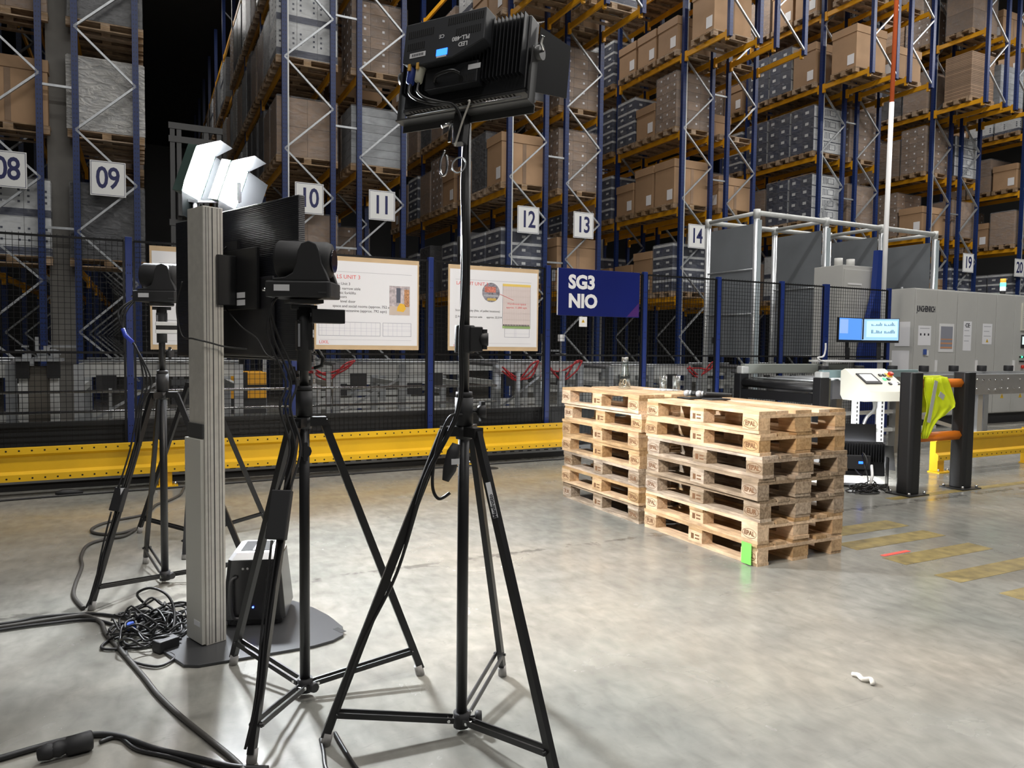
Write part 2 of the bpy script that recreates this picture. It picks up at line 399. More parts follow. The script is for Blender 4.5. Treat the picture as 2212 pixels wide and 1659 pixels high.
# ---------------------------------------------------------------- pallets
def pal_boxes():
    """(name, centre, size) of the 20 pieces of a euro pallet, long side along y, standing on z = 0"""
    out = []
    for x, wd in ((-.35, .1), (0, .145), (.35, .1)):
        out.append(('bottom_board', (x, 0, .011), (wd, 1.2, .022)))
        for y in (-.5275, 0, .5275): out.append(('block', (x, y, .061), (wd, .145, .078)))
    for y in (-.5275, 0, .5275): out.append(('cross_board', (0, y, .111), (.8, .145, .022)))
    for x, wd in ((-.3275, .145), (-.19, .1), (0, .145), (.19, .1), (.3275, .145)): out.append(('deck_board', (x, 0, .133), (wd, 1.2, .022)))
    return out
b = MB(); bs = MB()
for n, c, d in pal_boxes(): b.box(c, d)
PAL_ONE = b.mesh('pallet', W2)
_pm = {}
def pallet_parts(parent, mt, jit=0, zs=1.0):
    objs = []
    for n, c, d in pal_boxes():
        key = (n, tuple(round(v, 4) for v in d), mt.name, zs)
        if key not in _pm: _pm[key] = MB().box((0, 0, 0), (d[0], d[1], d[2]*zs)).mesh(n, mt)
        o = put(n, _pm[key], parent, (c[0]+random.uniform(-jit, jit), c[1]+random.uniform(-jit, jit), c[2]*zs))
        objs.append((n, c, o))
    return objs

# ---------------------------------------------------------------- loads
_lm = {}
def cached(key, fn):
    if key not in _lm: _lm[key] = fn()
    return _lm[key]
def lid_carton(o, w, d, h):
    """big lidded carton, w along x (depth in the rack), d along y"""
    put('body', cached(('cb', w, d, h), lambda: MB().box((0, 0, (h-.02)/2), (w-.03, d-.03, h-.02)).mesh('body', CARD)), o)
    put('lid', cached(('cl', w, d, h), lambda: MB().box((0, 0, h-.1), (w, d, .2)).mesh('lid', CARD)), o)
    put('label', cached(('lb', w), lambda: MB().box((-w/2+.01, 0, 0), (.004, .21, .26)).mesh('label', LABEL)), o, (0, -d/2+.18, .22))
    put('tape', cached(('tp', w, d, h), lambda: MB().box((0, -d/2+.012, h/2-.1), (.09, .006, h-.22)).mesh('tape', CARDD)), o)
def carton_mesh(kind, a, b, c):
    def mk():
        g = .006; m = MB().box((0, 0, c/2), (a-g, b-g, c-g))
        if kind == 'white':      # pale carton, dark band at the foot, icon row at the edge
            m.box((0, 0, c*.12), (a-g+.003, b-g+.003, c*.2), 1)
            for k in range(3):
                for s in (-1, 1): m.box((s*(a/2-.07), -b/2, c*(.4+.15*k)), (.035, .004, .035), 1)
                m.box((-a/2, -b/2+.08, c*(.4+.15*k)), (.004, .04, .035), 1)
        elif kind == 'navy':     # dark carton, white band and label
            m.box((0, 0, c*.9), (a-g+.003, b-g+.003, c*.2), 1); m.box((-a/2, 0, c*.45), (.004, b*.3, c*.18), 1); m.box((0, -b/2, c*.45), (a*.25, .004, c*.2), 1)
        elif kind == 'mixed':    # dark ends towards the aisle, white printed sides
            m.box((0, -b/2, c/2), (a-.03, .004, c-.03), 1)
            for k in range(3): m.box((-.12+.06*k, -b/2-.003, c*.55), (.02, .004, c*.6), 0)
            m.box((.15*a, -b/2-.003, c*.55), (a*.22, .004, c*.5), 0)
            m.box((.15*a, -b/2-.006, c*.55), (a*.18, .004, c*.42), 1); m.box((-a/2, .1*b, c*.5), (.004, b*.3, c*.25), 1)
        elif kind == 'label':    # dull brown carton with small white label
            m.box((-a/2, -b*.2, c*.6), (.004, b*.16, c*.22), 1); m.box((.2*a, -b/2, c*.6), (a*.13, .004, c*.2), 1)
        return m.mesh('carton', {'white': [CARDW, CARDN], 'navy': [CARDN, CARDW], 'mixed': [CARDN, CARDW], 'label': [CARDD, LABEL], 'plain': [CARDD], 'grey': [CARDG], 'black': [CARDK]}[kind])
    return cached((kind, round(a, 3), round(b, 3), round(c, 3)), mk)
def stack(o, kind, w, d, h, nx, ny, nz, wrap=None):
    a, b_, c = w/nx, d/ny, h/nz; me = carton_mesh(kind, a, b_, c)
    for i in range(nx):
        for j in range(ny):
            for k in range(nz):
                if 0 < i < nx-1 and 0 < j < ny-1: continue
                put('carton', me, o, ((i+.5)*a-w/2, (j+.5)*b_-d/2, k*c))
    if wrap:
        def mk():
            m = MB(); n = 5; x, y = w/2+.012, d/2+.012
            # film shell with a slightly gathered top edge
            pts = [(-x, -y), (x, -y), (x, y), (-x, y)]
            vs = []; fs = []
            for z, s in ((0, 1.0), (h*.5, .995), (h, 1.0), (h+.03, .96)):
                vs += [(p[0]*s, p[1]*s, z) for p in pts]
            for k in range(3):
                for t in range(4): fs.append((k*4+t, k*4+(t+1) % 4, k*4+4+(t+1) % 4, k*4+4+t))
            fs.append((12, 13, 14, 15)); m.add(vs, fs)
            return m.mesh('stretch_wrap', wrap)
        put('stretch_wrap', cached(('wr', w, d, h, wrap.name), mk), o)
LOADS = {   # kind: (label words, builder)
 'lid': ('large brown lidded carton', lambda o: lid_carton(o, 1.18, .8, .82)),
 'lidh': ('tall brown lidded carton', lambda o: lid_carton(o, 1.18, .8, 1.1)),
 'brown': ('wrapped brown carton stack', lambda o: stack(o, 'plain', 1.18, .8, 1.12, 2, 1, 2, FILM)),
 'brownt': ('tall wrapped labelled brown carton stack', lambda o: stack(o, 'label', 1.16, .8, 1.36, 3, 3, 6, FILM)),
 'white': ('wrapped white cartons with navy bands', lambda o: stack(o, 'white', 1.18, .8, 1.3, 3, 2, 2, FILM)),
 'navy': ('navy cartons with white bands', lambda o: stack(o, 'navy', 1.16, .8, 1.2, 3, 2, 4, FILM)),
 'mixed': ('black and white printed cartons', lambda o: stack(o, 'mixed', 1.16, .8, 1.26, 1, 2, 4, FILM)),
 'grey': ('wrapped blue-grey sheet stack', lambda o: stack(o, 'grey', 1.18, .8, 1.15, 1, 1, 7, FILM)),
 'silver': ('block load in silvery stretch film', lambda o: stack(o, 'grey', 1.2, .8, 1.24, 1, 1, 2, FILMS)),
 'black': ('load in dark shiny stretch film', lambda o: stack(o, 'black', 1.16, .8, 1.3, 1, 1, 1, FILM)),
 'low': ('low white wrapped load', lambda o: stack(o, 'white', 1.16, .8, .42, 3, 2, 1, FILM)),
 'flat': ('thick stack of flat brown cardboard', lambda o: stack(o, 'plain', 1.1, .8, 1.3, 1, 1, 26)),
}
PROTO = {}
def place_load(kind, x, y, z, label):
    if kind not in PROTO:
        o = thing('pallet_load', label, 'load', (x, y, z)); LOADS[kind][1](o); PROTO[kind] = o
    else:
        o = copy_tree(PROTO[kind]); o.location = (x, y, z)
    o.name = 'pallet_load'; o['label'] = label; o['category'] = 'carton load' if kind != 'lid' and kind != 'lidh' else 'carton'; o['group'] = 'loads in the pallet racks'
    return o
SLOT = [.535, 1.41, 2.285]
def where(num, bay, slot, lv):
    row = 'row '+NW[num] if num in NW else {'15': 'row behind sign fourteen', '16': 'unsigned printed carton row', '17': 'unsigned row left of nineteen', '18': 'row behind sign nineteen'}[num]
    if bay < 0: return '%s %s shelf, overhang' % (row, LVN[lv])
    return '%s %s shelf, %s bay %s' % (row, LVN[lv], ORD[bay], ['near', 'mid', 'far'][slot])
def fill(num, bay, slot, lv, kind, pal=True, dx=0, dy=0):
    x = RACKX[num]+FW/2+dx
    y = YR+(bay*PITCHY+SLOT[slot] if bay >= 0 else -.8)+dy
    z = LEV[lv]+.002
    wh = where(num, bay, slot, lv)
    near = bay <= 0 and slot == 0 and num in ('08', '09', '10', '11', '12', '13', '14')
    if near:
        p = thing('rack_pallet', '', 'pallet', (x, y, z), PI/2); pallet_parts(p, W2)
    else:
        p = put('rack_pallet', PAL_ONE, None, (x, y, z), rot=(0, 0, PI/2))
    tag(p, 'wooden pallet, '+wh, 'pallet', 'pallets in the racks')
    if kind: place_load(kind, x, y, z+.1445, LOADS[kind][0]+', '+wh)
# first what can be told apart in the photograph
KNOWN = {('08', 0, 0): ['white', 'lidh', 'brown', 'brown'], ('09', 0, 0): ['black', 'silver', 'black', 'black'],
 ('10', 0, 0): ['brown', 'brown', 'white', 'brown'], ('11', 0, 0): [None, 'grey', 'brownt', 'black'],
 ('12', 0, 0): ['navy', 'lidh', 'black', 'lid'], ('12', 0, 1): ['navy', 'black', 'brown', 'lid'], ('12', 0, 2): ['black', 'lid', 'brown', 'white'],
 ('12', 1, 0): ['navy', 'lid', 'black', 'brown'], ('12', 1, 1): [None, 'brownt', 'brown', 'lid'], ('12', 1, 2): ['black', 'brown', 'black', 'lid'],
 ('13', 0, 0): ['lidh', 'brownt', 'brownt', 'lid'], ('13', 0, 1): ['navy', 'navy', 'brown', 'lid'],
 ('14', 0, 0): ['navy', 'lidh', 'brownt', 'lid', 'lid'], ('14', 0, 1): ['lidh', 'lidh', 'lid', 'lid', 'lid'], ('14', 0, 2): ['lid', 'lid', 'navy', 'lid', 'brown'],
 ('14', 1, 0): ['lid', 'navy', 'navy', 'navy', 'lid'], ('14', 1, 1): ['navy', 'lid', 'navy', 'white', 'brown'],
 ('15', 0, 0): ['navy', 'lid', None, None, 'brown'], ('15', 0, 1): [None, 'brown', 'lid', 'brownt', None],
 ('16', 0, 0): ['mixed', 'mixed', 'mixed', 'lidh', 'lid'], ('16', 0, 1): ['white', 'mixed', 'mixed', 'mixed', 'lidh'], ('16', 0, 2): ['brown', 'brown', 'mixed', 'mixed', 'brown'],
 ('17', 0, 0): ['lid', 'brown', 'brownt', 'brownt', 'low'], ('17', 0, 1): ['brown', 'brown', 'black', 'brown', 'brown'],
 ('18', 0, 0): ['lid', 'lid', 'brownt', 'brown', 'brownt'], ('18', 0, 1): ['brown', 'brownt', 'brown', 'black', 'flat'], ('18', 0, 2): ['lid', 'brown', 'brownt', 'brown', 'lid'],
 ('19', 0, 0): ['navy', 'brown', 'mixed', 'brown', 'low'], ('19', 0, 1): ['navy', 'lid', 'white', 'brownt', 'brown'],
 ('20', 0, 0): ['navy', 'brown', 'lid', 'low', 'lid'], ('20', 0, 1): ['navy', 'lid', 'brown', 'low', 'brown'], ('20', 0, 2): ['lid', 'brownt', 'brown', 'lid', 'lid']}
for (num, bay, slot), ks in KNOWN.items():
    for lv, k in enumerate(ks):
        if k or random.random() < .5: fill(num, bay, slot, lv, k)
for num, ks in {'12': ['flat', 'lid'], '13': ['white', 'lid'], '14': ['lidh', 'brown'], '15': [None, 'brown'], '16': ['lidh', 'lidh'], '17': ['lid', 'brown'], '18': ['flat', 'brown'], '19': ['grey', 'lid'], '20': ['brown', 'lid']}.items():
    for i, k in enumerate(ks):
        if k: fill(num, -1, 0, 3+i, k)
# deep left aisle: row 10 receding, row 09 edge on
rr = random.Random(3)
for bay in range(0, 8):
    for slot in range(3):
        for lv in range(4):
            if (bay, slot) == (0, 0): continue
            k = rr.choice(['black', 'brown', 'brownt', 'black', 'grey', 'silver', 'white'])
            if rr.random() < .9: fill('10', bay, slot, lv, k)
for bay in range(0, 6):
    for slot in range(3):
        for lv in range(1, 4):
            if (bay, slot) == (0, 0): continue
            if rr.random() < .85: fill('09', bay, slot, lv, rr.choice(['black', 'brown', 'silver', 'grey']))
for num in ('11', '12', '14', '16', '18', '13'):
    for bay in range(BAYS[num]):
        for slot in range(3):
            if (num, bay, slot) in KNOWN: continue
            for lv in range(5):
                if rr.random() < .72: fill(num, bay, slot, lv, rr.choice(['brown', 'lid', 'brownt', 'navy', 'lid', 'black']))

# ================================================================ guard rails, fence
def guard_rail(name, label, p, q, posts):
    """yellow W-profile rail on bolted posts; runs from p to q (floor points)"""
    p, q = Vector((*p, 0)), Vector((*q, 0)); L = (q-p).length; a = math.atan2(q.y-p.y, q.x-p.x)
    o = thing(name, label, 'guard rail', p, a)
    prof = [(0, .15), (-.045, .15), (-.045, .212), (-.012, .238), (-.012, .37), (-.045, .396), (-.045, .455), (.0, .455)]
    M = Matrix(((0, 0, 1, 0), (1, 0, 0, 0), (0, 1, 0, 0), (0, 0, 0, 1)))
    r = MB().prism([(y, z) for y, z in prof], 0, L, M=M).build('rail', YEL, o)
    hm = MB()
    for k in range(int(L/.098)):
        for z in (.178, .428): hm.cyl((.05+k*.098, -.0452, z), (.05+k*.098, -.0462, z), .0085, 8)
    h = hm.build('bolt_holes', HOLE, r); h['kind'] = 'stuff'
    for x in posts:
        pb = MB().span((x-.06, .0, 0), (x+.06, .012, .46)).span((x-.06, .012, 0), (x-.05, .1, .46)).span((x+.05, .012, 0), (x+.06, .1, .46)).span((x-.11, -.06, 0), (x+.11, .09, .014))
        po = pb.build('post', YEL, o)
        for s in (-1, 1): MB().cyl((x+s*.085, -.03, .014), (x+s*.085, -.03, .05), .012, 8).build('anchor_bolt', CHROME, po)
    return o
guard_rail('guard_rail', 'long yellow perforated guard rail in front of the mesh fence', (-3.2, 7.86), (4.95, 8.14), (.1, 3.4, 6.6))
guard_rail('guard_rail', 'yellow guard rail beside the black and orange pedestrian barrier', (8.25, 5.46), (14.5, 5.46), (.12, 1.95, 4.2))

FY = 8.36
fence = thing('mesh_fence', 'tall black wire mesh fence with blue posts behind the yellow rail', 'fence', (0, FY, 0))
PX = [-3.25, -1.68, -.1, 1.5, 3.085, 4.68, 6.21, 7.53, 8.79, 9.75, 11.25]
wire = mat('black_wire', (.01, .01, .011), .4, .3)
for i, x in enumerate(PX):
    wd = .11 if x == 9.75 else .062
    po = MB().box((x, 0, 1.23), (wd, .06, 2.46)).build('post', BLUE, fence, bevel=.004)
    hb = MB()
    for z in (.5, .58, 1.0, 1.08, 1.55, 1.63, 2.1, 2.18):
        for s in (-.012, .012): hb.cyl((x+s, -.0305, z), (x+s, -.032, z), .006, 8)
    hb.build('post_holes', HOLE, po)['kind'] = 'stuff'
def wires(w, h, sx, sz, t=.0042):
    m = MB(); n = int(round(w/sx)); k = int(round(h/sz))
    for i in range(n+1): m.box((i*w/n, 0, h/2+.012), (t, t, h+.024))
    for j in range(k+1): m.box((w/2, .004, j*h/k), (w, t, t))
    return m
for i in range(len(PX)-1):
    a, b2 = PX[i]+.045, PX[i+1]-.045; W = b2-a
    fr = MB()
    for x in (a, b2): fr.box((x, 0, 1.27), (.022, .025, 2.3))
    for z in (.13, 1.31, 2.42): fr.box(((a+b2)/2, 0, z), (W, .025, .02))
    pn = fr.build('mesh_panel', wire, fence)
    wm = wires(W, 1.16, .052, .052).build('wire_grid', wire, pn, (a, .012, .14)); wm['kind'] = 'stuff'
    wm = wires(W, 1.1, .052, .052 if i != 9 else .052).build('wire_grid', wire, pn, (a, .012, 1.32)); wm['kind'] = 'stuff'

# kick plate, cable tray and cable behind the long rail
kp = tag(MB().span((-3.4, 8.46, .0), (7.4, 8.5, .58)).span((-3.4, 8.44, .58), (7.4, 8.5, .63)).build('kick_plate', mat('black_kick_plate', (.018, .019, .02), .5)), 'long black kick plate along the foot of the mesh fence', 'kick plate')
tray = thing('cable_tray', 'grey slotted cable tray low behind the yellow guard rail', 'cable tray', (0, 8.255, 0))
TRAY = mat('tray_grey', (.25, .255, .26), .5, .4)
MB().span((-3.4, -.01, .075), (5.3, .0, .135)).span((-3.4, -.01, .07), (5.3, .05, .076)).build('tray_side', TRAY, tray)
sl = MB()
for k in range(70): sl.box((-3.3+k*.122, -.0105, .102), (.06, .002, .012))
o = sl.build('tray_slots', HOLE, tray); o['kind'] = 'stuff'
MB().span((-3.4, .0, .0), (5.3, .05, .069)).build('tray_shade_strip', mat('tray_shade_black', (.012, .012, .012), .8), tray)  # black strip carries the tray and paints the shadow beneath it
def cable(name, pts, r, mt, label, cat='cable', parent=None, k=6, n=7):
    o = MB().tube(smooth(pts, k), r, n).build(name, mt, parent)
    if parent is None: tag(o, label, cat, 'cables lying about')
    return o
def floor_pts(xy, z): return [(x, y, z) for x, y in xy]
cable('power_cable', floor_pts([(-1.9, 7.76), (-1.26, 7.78), (-.79, 7.82), (-.1, 7.85), (.48, 7.87), (1.32, 7.93), (2.4, 7.96), (3.67, 7.98), (4.9, 8.0)], .009), .009, CABLEM, 'black cable along the floor under the yellow guard rail')
tag(MB().tube([(-.72, 7.86, .03), (-.66, 7.87, .03), (-.6, 7.87, .028), (-.5, 7.88, .022)], [.014, .03, .03, .012], 10).build('cable_connector', BLKM), 'small black cable connector on the floor before the yellow rail', 'connector')
# floor drain cover
tag(MB().lathe([(0, .004), (.085, .004), (.09, 0)], (3.62, 7.75, 0), 20).build('floor_socket', HOLE), 'small round black floor socket in front of the yellow rail', 'floor socket')

# handrail pipes behind the fence
gp = thing('guide_rail', 'bright steel double pipe rail behind the mesh fence', 'rail', (0, 8.95, 0))
for z in (.89, .68): MB().cyl((-3.2, 0, z), (4.25, 0, z), .016, 10).build('pipe', CHROME, gp)
for x in (-3.1, -.3, 1.9, 4.2): MB().box((x, .03, .46), (.03, .03, .92)).build('pipe_post', GALV, gp)

# ---------------------------------------------------------------- poster boards on the fence
BY = FY-.055
def poster(label, x0, x1, z0, z1, cat='poster'):
    o = thing('poster_board', label, cat, (x0, BY, z0), 0, 'poster boards on the fence')
    w, h = x1-x0, z1-z0
    MB().box((w/2, 0, h/2), (w, .016, h)).build('backing', BOARD, o)
    MB().box((w/2, -.0095, h/2), (w-.04, .002, h-.1)).build('sheet', PAPER, o)
    return o
def ptext(o, s, x, z, size, mt=INK, al='LEFT', bold=0): put('lettering', text_mesh(s, size, mt, bold, al), o, (x, -.0116, z), rot=FENCE_ROT)
def prule(o, pts, mt, name='printed_rule', y=-.0112):
    m = MB()
    for (xa, za, xb, zb) in pts: m.span((xa, y-.0006, za), (xb, y+.0006, zb))
    return m.build(name, mt, o)
THIN = .003
p1 = poster('poster with forklift photo and floor plans beside the small camera', 1.71, 2.92, 1.36, 2.4)
prule(p1, [(.15, .868, 1.12, .871), (.06, .11, 1.12, .112)], PAPERG)
ptext(p1, 'LS UNIT 3', .245, .812, .062, REDINK)
for s, z, x in (('n Unit 3', .735, .26), ('c narrow aisle', .683, .275), ('tic forklifts', .634, .28), ('oors', .59, .28), ('level door', .54, .285), ('space and social rooms (approx. 752 sqm)', .487, .2), ('ng on mezzanine (approx. 792 sqm)', .437, .215)):
    ptext(p1, s, x, z, .042, INK)
ptext(p1, 'LIXIL', .05, .082, .05, REDINK)
pic = MB().box((.975, -.0112, .57), (.245, .0014, .335)).build('printed_photo', mat('print_hall', (.5, .44, .46), .6, noise=.35, nscale=30), p1)
MB().box((.975, -.0122, .455), (.24, .0008, .1)).build('print_floor', mat('print_sand', (.62, .52, .45), .6), pic)
MB().box((.96, -.0128, .63), (.05, .0008, .17)).box((1.06, -.0128, .6), (.06, .0008, .2), 1).build('print_mast', [mat('print_dark', (.1, .11, .15), .6), mat('print_orange', (.5, .25, .12), .6, noise=.5, nscale=60)], pic)
MB().prism([(.94, .45), (1.02, .44), (1.05, .48), (1.03, .53), (.98, .54), (.95, .5)], .0132, .0140, M=Matrix(((1, 0, 0, 0), (0, 0, -1, 0), (0, 1, 0, 0), (0, 0, 0, 1)))).build('print_truck', mat('print_yellow', (.85, .5, .05), .6), pic)
PLAN = mat('plan_ink', (.2, .2, .28), .6)
PLANL = mat('plan_pale_ink', (.55, .55, .65), .6)
def plan(o, x0, x1, z0, z1, vs, hs, mt=PLAN, pale=PLANL):
    t = .003
    prule(o, [(x0, z0, x1, z0+t), (x0, z1-t, x1, z1), (x0, z0, x0+t, z1), (x1-t, z0, x1, z1)], mt, 'printed_plan')
    prule(o, [(x0+(x1-x0)*v, z0, x0+(x1-x0)*v+t*.7, z1) for v in vs]+[(x0, z0+(z1-z0)*v, x1, z0+(z1-z0)*v+t*.7) for v in hs], pale, 'printed_plan')
plan(p1, .045, .745, .155, .31, (.05, .12, .23, .33, .41, .5, .58, .68, .77, .85, .92), (.35, .55))
plan(p1, .775, 1.115, .155, .31, (.18, .35, .5, .67), (.4, .5, .75))
p2 = poster('poster with round inset photo and storage layout plan left of the navy sign', 3.29, 4.515, 1.36, 2.39)
prule(p2, [(.09, .855, 1.12, .858), (.07, .09, 1.12, .092)], PAPERG)
ptext(p2, 'LAYOUT UNIT 3', .1, .81, .058, REDINK)
ptext(p2, 'Storage capacity (No. of pallet locations)', .09, .485, .036, INK)
ptext(p2, '[] Automatic narrow aisle      approx. 22.314', .09, .41, .034, INK)
ptext(p2, 'LIXIL', .07, .06, .045, REDINK)
MY = Matrix(((1, 0, 0, 0), (0, 0, -1, 0), (0, 1, 0, 0), (0, 0, 0, 1)))
circ = [(.56+.118*math.cos(t*PI/16), .715+.118*math.sin(t*PI/16)) for t in range(32)]
pc = MB().prism(circ, .0106, .0116, M=MY).build('printed_photo', mat('print_racks', (.25, .24, .28), .6, noise=.6, nscale=45), p2)
MB().box((.55, -.0122, .75), (.15, .0008, .07)).box((.56, -.0122, .675), (.2, .0008, .025), 1).box((.57, -.0122, .63), (.12, .0008, .03), 2).build('print_detail', [mat('print_red', (.6, .2, .15), .6, noise=.4, nscale=60), PAPERG, mat('print_ochre', (.6, .42, .12), .6)], pc)
MB().box((.915, -.0113, .56), (.39, .001, .5)).build('printed_plan', mat('plan_rose', (.78, .68, .66), .6), p2)
prule(p2, [(.72, .8, 1.11, .83)], mat('plan_yellow', (.85, .62, .15), .6), 'printed_plan', -.0122)
prule(p2, [(.72, .28, 1.11, .31)], mat('plan_green', (.35, .5, .2), .6), 'printed_plan', -.0122)
plan(p2, .72, 1.11, .31, .83, [k/16 for k in range(1, 16)], [.15, .3, .55, .7, .85], PLAN, mat('plan_rose_ink', (.6, .42, .42), .6))
plan(p2, .75, 1.1, .17, .28, (.4, .45), (.4,))
prule(p2, [(.745, .3, 1.1, .304)]+[(.73+k*.022, .312, .742+k*.022, .33) for k in range(17)], INK, 'printed_plan', -.0126)
MB().bar((.68, -.0125, .7), (.87, -.0125, .63), .002, .005).build('printed_arrow', REDINK, p2)
ptext(p2, 'Warehouse space', .915, .585, .036, REDINK, 'CENTER'); ptext(p2, 'approx. 11,800 sqm', .915, .54, .036, REDINK, 'CENTER')
p0 = poster('poster board half hidden behind the television on the fence', .085, 1.28, 1.345, 2.385)
prule(p0, [(.09, .87, 1.1, .873), (.09, .09, 1.1, .092)], PAPERG)
plan(p0, .1, .75, .16, .3, (.1, .3, .5, .7), (.4,))
NAVY = mat('navy_sign_paint', (.006, .012, .115), .3, noise=.1, nscale=1.5)
sg = thing('hall_sign', 'navy blue hanging sign reading SG3 NIO on the mesh fence', 'sign', (4.8, BY, 1.825))
MB().box((.64, 0, .305), (1.28, .02, .61)).build('panel', NAVY, sg, bevel=.003)
MB().box((-.003, 0, .305), (.006, .022, .6)).build('edge_strip', WHITE, sg)
MB().prism([(1.08, .012), (1.27, .012), (1.27, .2)], .0102, .0108, M=MY).build('corner_print', mat('purple_print', (.06, .015, .13), .4), sg)
for s, z in (('SG3', .43), ('NIO', .185)): put('lettering', text_mesh(s, .24, WHITE, .011), sg, (.155, -.0112, z), rot=FENCE_ROT)
ws = thing('warning_notice', 'small white warning notice hanging below the navy sign', 'notice', (5.13, BY, 1.69))
MB().box((.06, 0, .06), (.12, .006, .13)).build('sheet', WHITE, ws)
WARN = mat('warning_yellow', (.8, .5, .02), .5)
def warn_tri(o, x, y, z, s):
    t = MB().prism([(x-s/2, z), (x+s/2, z), (x, z+s*.86)], -y, -y+.001, M=MY).build('warning_triangle', WARN, o)
    MB().prism([(x-s*.06, z+s*.12), (x+s*.06, z+s*.12), (x+s*.02, z+s*.6), (x-s*.08, z+s*.6)], -y+.0012, -y+.002, M=MY).build('flash', INK, t)
warn_tri(ws, .06, -.0035, .05, .05)

# ================================================================ the two pallet stacks
EP = {t: text_mesh(t, .043 if t != 'EUR' else .046, BURN, .0012, 'CENTER') for t in ('EPAL', 'EUR')}
ov = MB(); n = 28
ov.tube([(.062*math.cos(2*PI*t/n), .031*math.sin(2*PI*t/n), 0) for t in range(n)], .0016, 4, close=True)
OVAL = ov.mesh('oval_brand', BURN)
bar_ = MB().box((-.028, 0, 0), (.03, .04, .0008)).box((.022, .012, 0), (.045, .01, .0008)).box((.022, -.012, 0), (.045, .01, .0008))
IPPC = bar_.mesh('treatment_brand', BURN)
def stack_pallets(x, y, n, zs, who, grey):
    for k in range(n):
        lab = '%s pallet of the %s' % (['bottom', 'second lowest', 'third lowest', 'middle', 'third highest', 'second highest', 'topmost'][k], who)
        p = thing('euro_pallet', lab, 'pallet', (x+random.uniform(-.012, .012), y+random.uniform(-.015, .015), k*.144*zs+k*.0006), random.uniform(-.012, .012), 'euro pallets stacked as tables')
        parts = pallet_parts(p, W1B if k in grey else W1, .004, zs)
        for nme, c, o in parts:
            if nme == 'block' and c[0] < -.3:
                R = frame_rot((0, -1, 0), (0, 0, 1)); d = -.0508
                if abs(c[1]) < .1: put('treatment_brand', IPPC, o, (d, 0, 0), rot=R)
                else:
                    put('oval_brand', OVAL, o, (d, 0, 0), rot=R)
                    put('brand_lettering', EP['EUR' if (k*3+(c[1] > 0)) % 5 == 1 else 'EPAL'], o, (d, 0, 0), rot=R)
stack_pallets(3.965, 5.43, 7, 1.03, 'far pallet stack nearer the guard rail', (0, 2))
stack_pallets(3.975, 4.15, 7, 1.008, 'near pallet stack with the green sticker', (2, 3, 4))
TL, TR = 7*.144*1.03+.0042, 7*.144*1.008+.0042
st = MB(); st.box((3.9745-.4155, 3.62, .078), (.0016, .088, .142))
tag(st.build('green_sticker', mat('neon_green_paper', (.2, .85, .12), .5)), 'neon green paper sticker on the bottom corner of the pallet stack', 'sticker')
# chalk mark, carafe, glasses, microphones, tablets
GL = glass('clear_glass'); WATER = glass('water', (.95, .98, 1))
cf = thing('water_carafe', 'clear glass water carafe half full on the far pallet stack', 'carafe', (4.0, 5.66, TL))
MB().lathe([(0, .0), (.05, .0), (.056, .01), (.052, .12), (.036, .19), (.031, .24), (.034, .29), (.031, .29), (.028, .24), (.033, .19), (.048, .12), (.051, .014), (0, .008)], n=28).build('glass_body', GL, cf)
MB().lathe([(0, .0095), (.05, .0155), (.0475, .12), (.0462, .125), (0, .125)], n=28).build('water', WATER, cf)
MB().tube([(.056*math.sin(-.6)+.022*math.cos(t*PI/8)*.8, -.056*math.cos(-.6), .065+.026*math.sin(t*PI/8)) for t in range(16)], .002, 5, close=True).build('printed_ring', mat('pale_gold_print', (.75, .62, .42), .5), cf)
gl_me = MB().lathe([(0, 0), (.03, 0), (.032, .02), (.036, .135), (.034, .135), (.0305, .02), (0, .016)], n=24).mesh('glass_body', GL)
gw_me = MB().lathe([(0, .017), (.0295, .021), (.0328, .105), (0, .105)], n=24).mesh('water', WATER)
for x, y, lab in ((4.14, 5.27, 'drinking glass of water nearer the carafe'), (4.245, 5.22, 'drinking glass of water nearer the microphones')):
    g = thing('drinking_glass', lab, 'glass', (x, y, TL), 0, 'glasses of water'); put('glass_body', gl_me, g); put('water', gw_me, g)
tag(MB().box((4.25, 5.42, TL+.0015), (.21, .297, .003)).build('paper_sheet', PAPER), 'white sheet of paper lying behind the drinking glasses', 'paper')
def mic(x, y, z, a, lab):
    o = thing('microphone', lab, 'microphone', (x, y, z), a, 'handheld microphones')
    MB().tube([(.03, 0, .026), (.06, 0, .024), (.24, 0, .019), (.26, 0, .017)], [.022, .021, .017, .015], 14).build('handle', BLK, o)
    MB().lathe([(.0, -.027), (.016, -.024), (.026, -.008), (.027, .004), (.02, .02), (0, .027)], n=16, M=Matrix.Translation((0, 0, .027))).build('grille', mat('mic_grille', (.45, .45, .46), .5, .4), o)
    MB().cyl((.018, 0, .027), (.034, 0, .026), .0235, 16).build('grille_ring', GALV, o)
mic(3.96, 4.735, TR+.0125, -.62, 'handheld microphone with grey ball grille nearer the carafe')
mic(4.0, 4.635, TR+.0125, -.56, 'handheld microphone with grey ball grille nearer the green sticker')
tag(MB().box((4.03, 4.66, TR+.006), (.34, .15, .011), M=None).build('tablet', BLK, bevel=.003), 'black tablet lying under the two microphones', 'tablet')
tag(MB().box((4.06, 4.5, TR+.0055), (.19, .12, .009)).build('phone_case', BLKM, bevel=.003), 'black flat case on the pallet before the microphones', 'case')

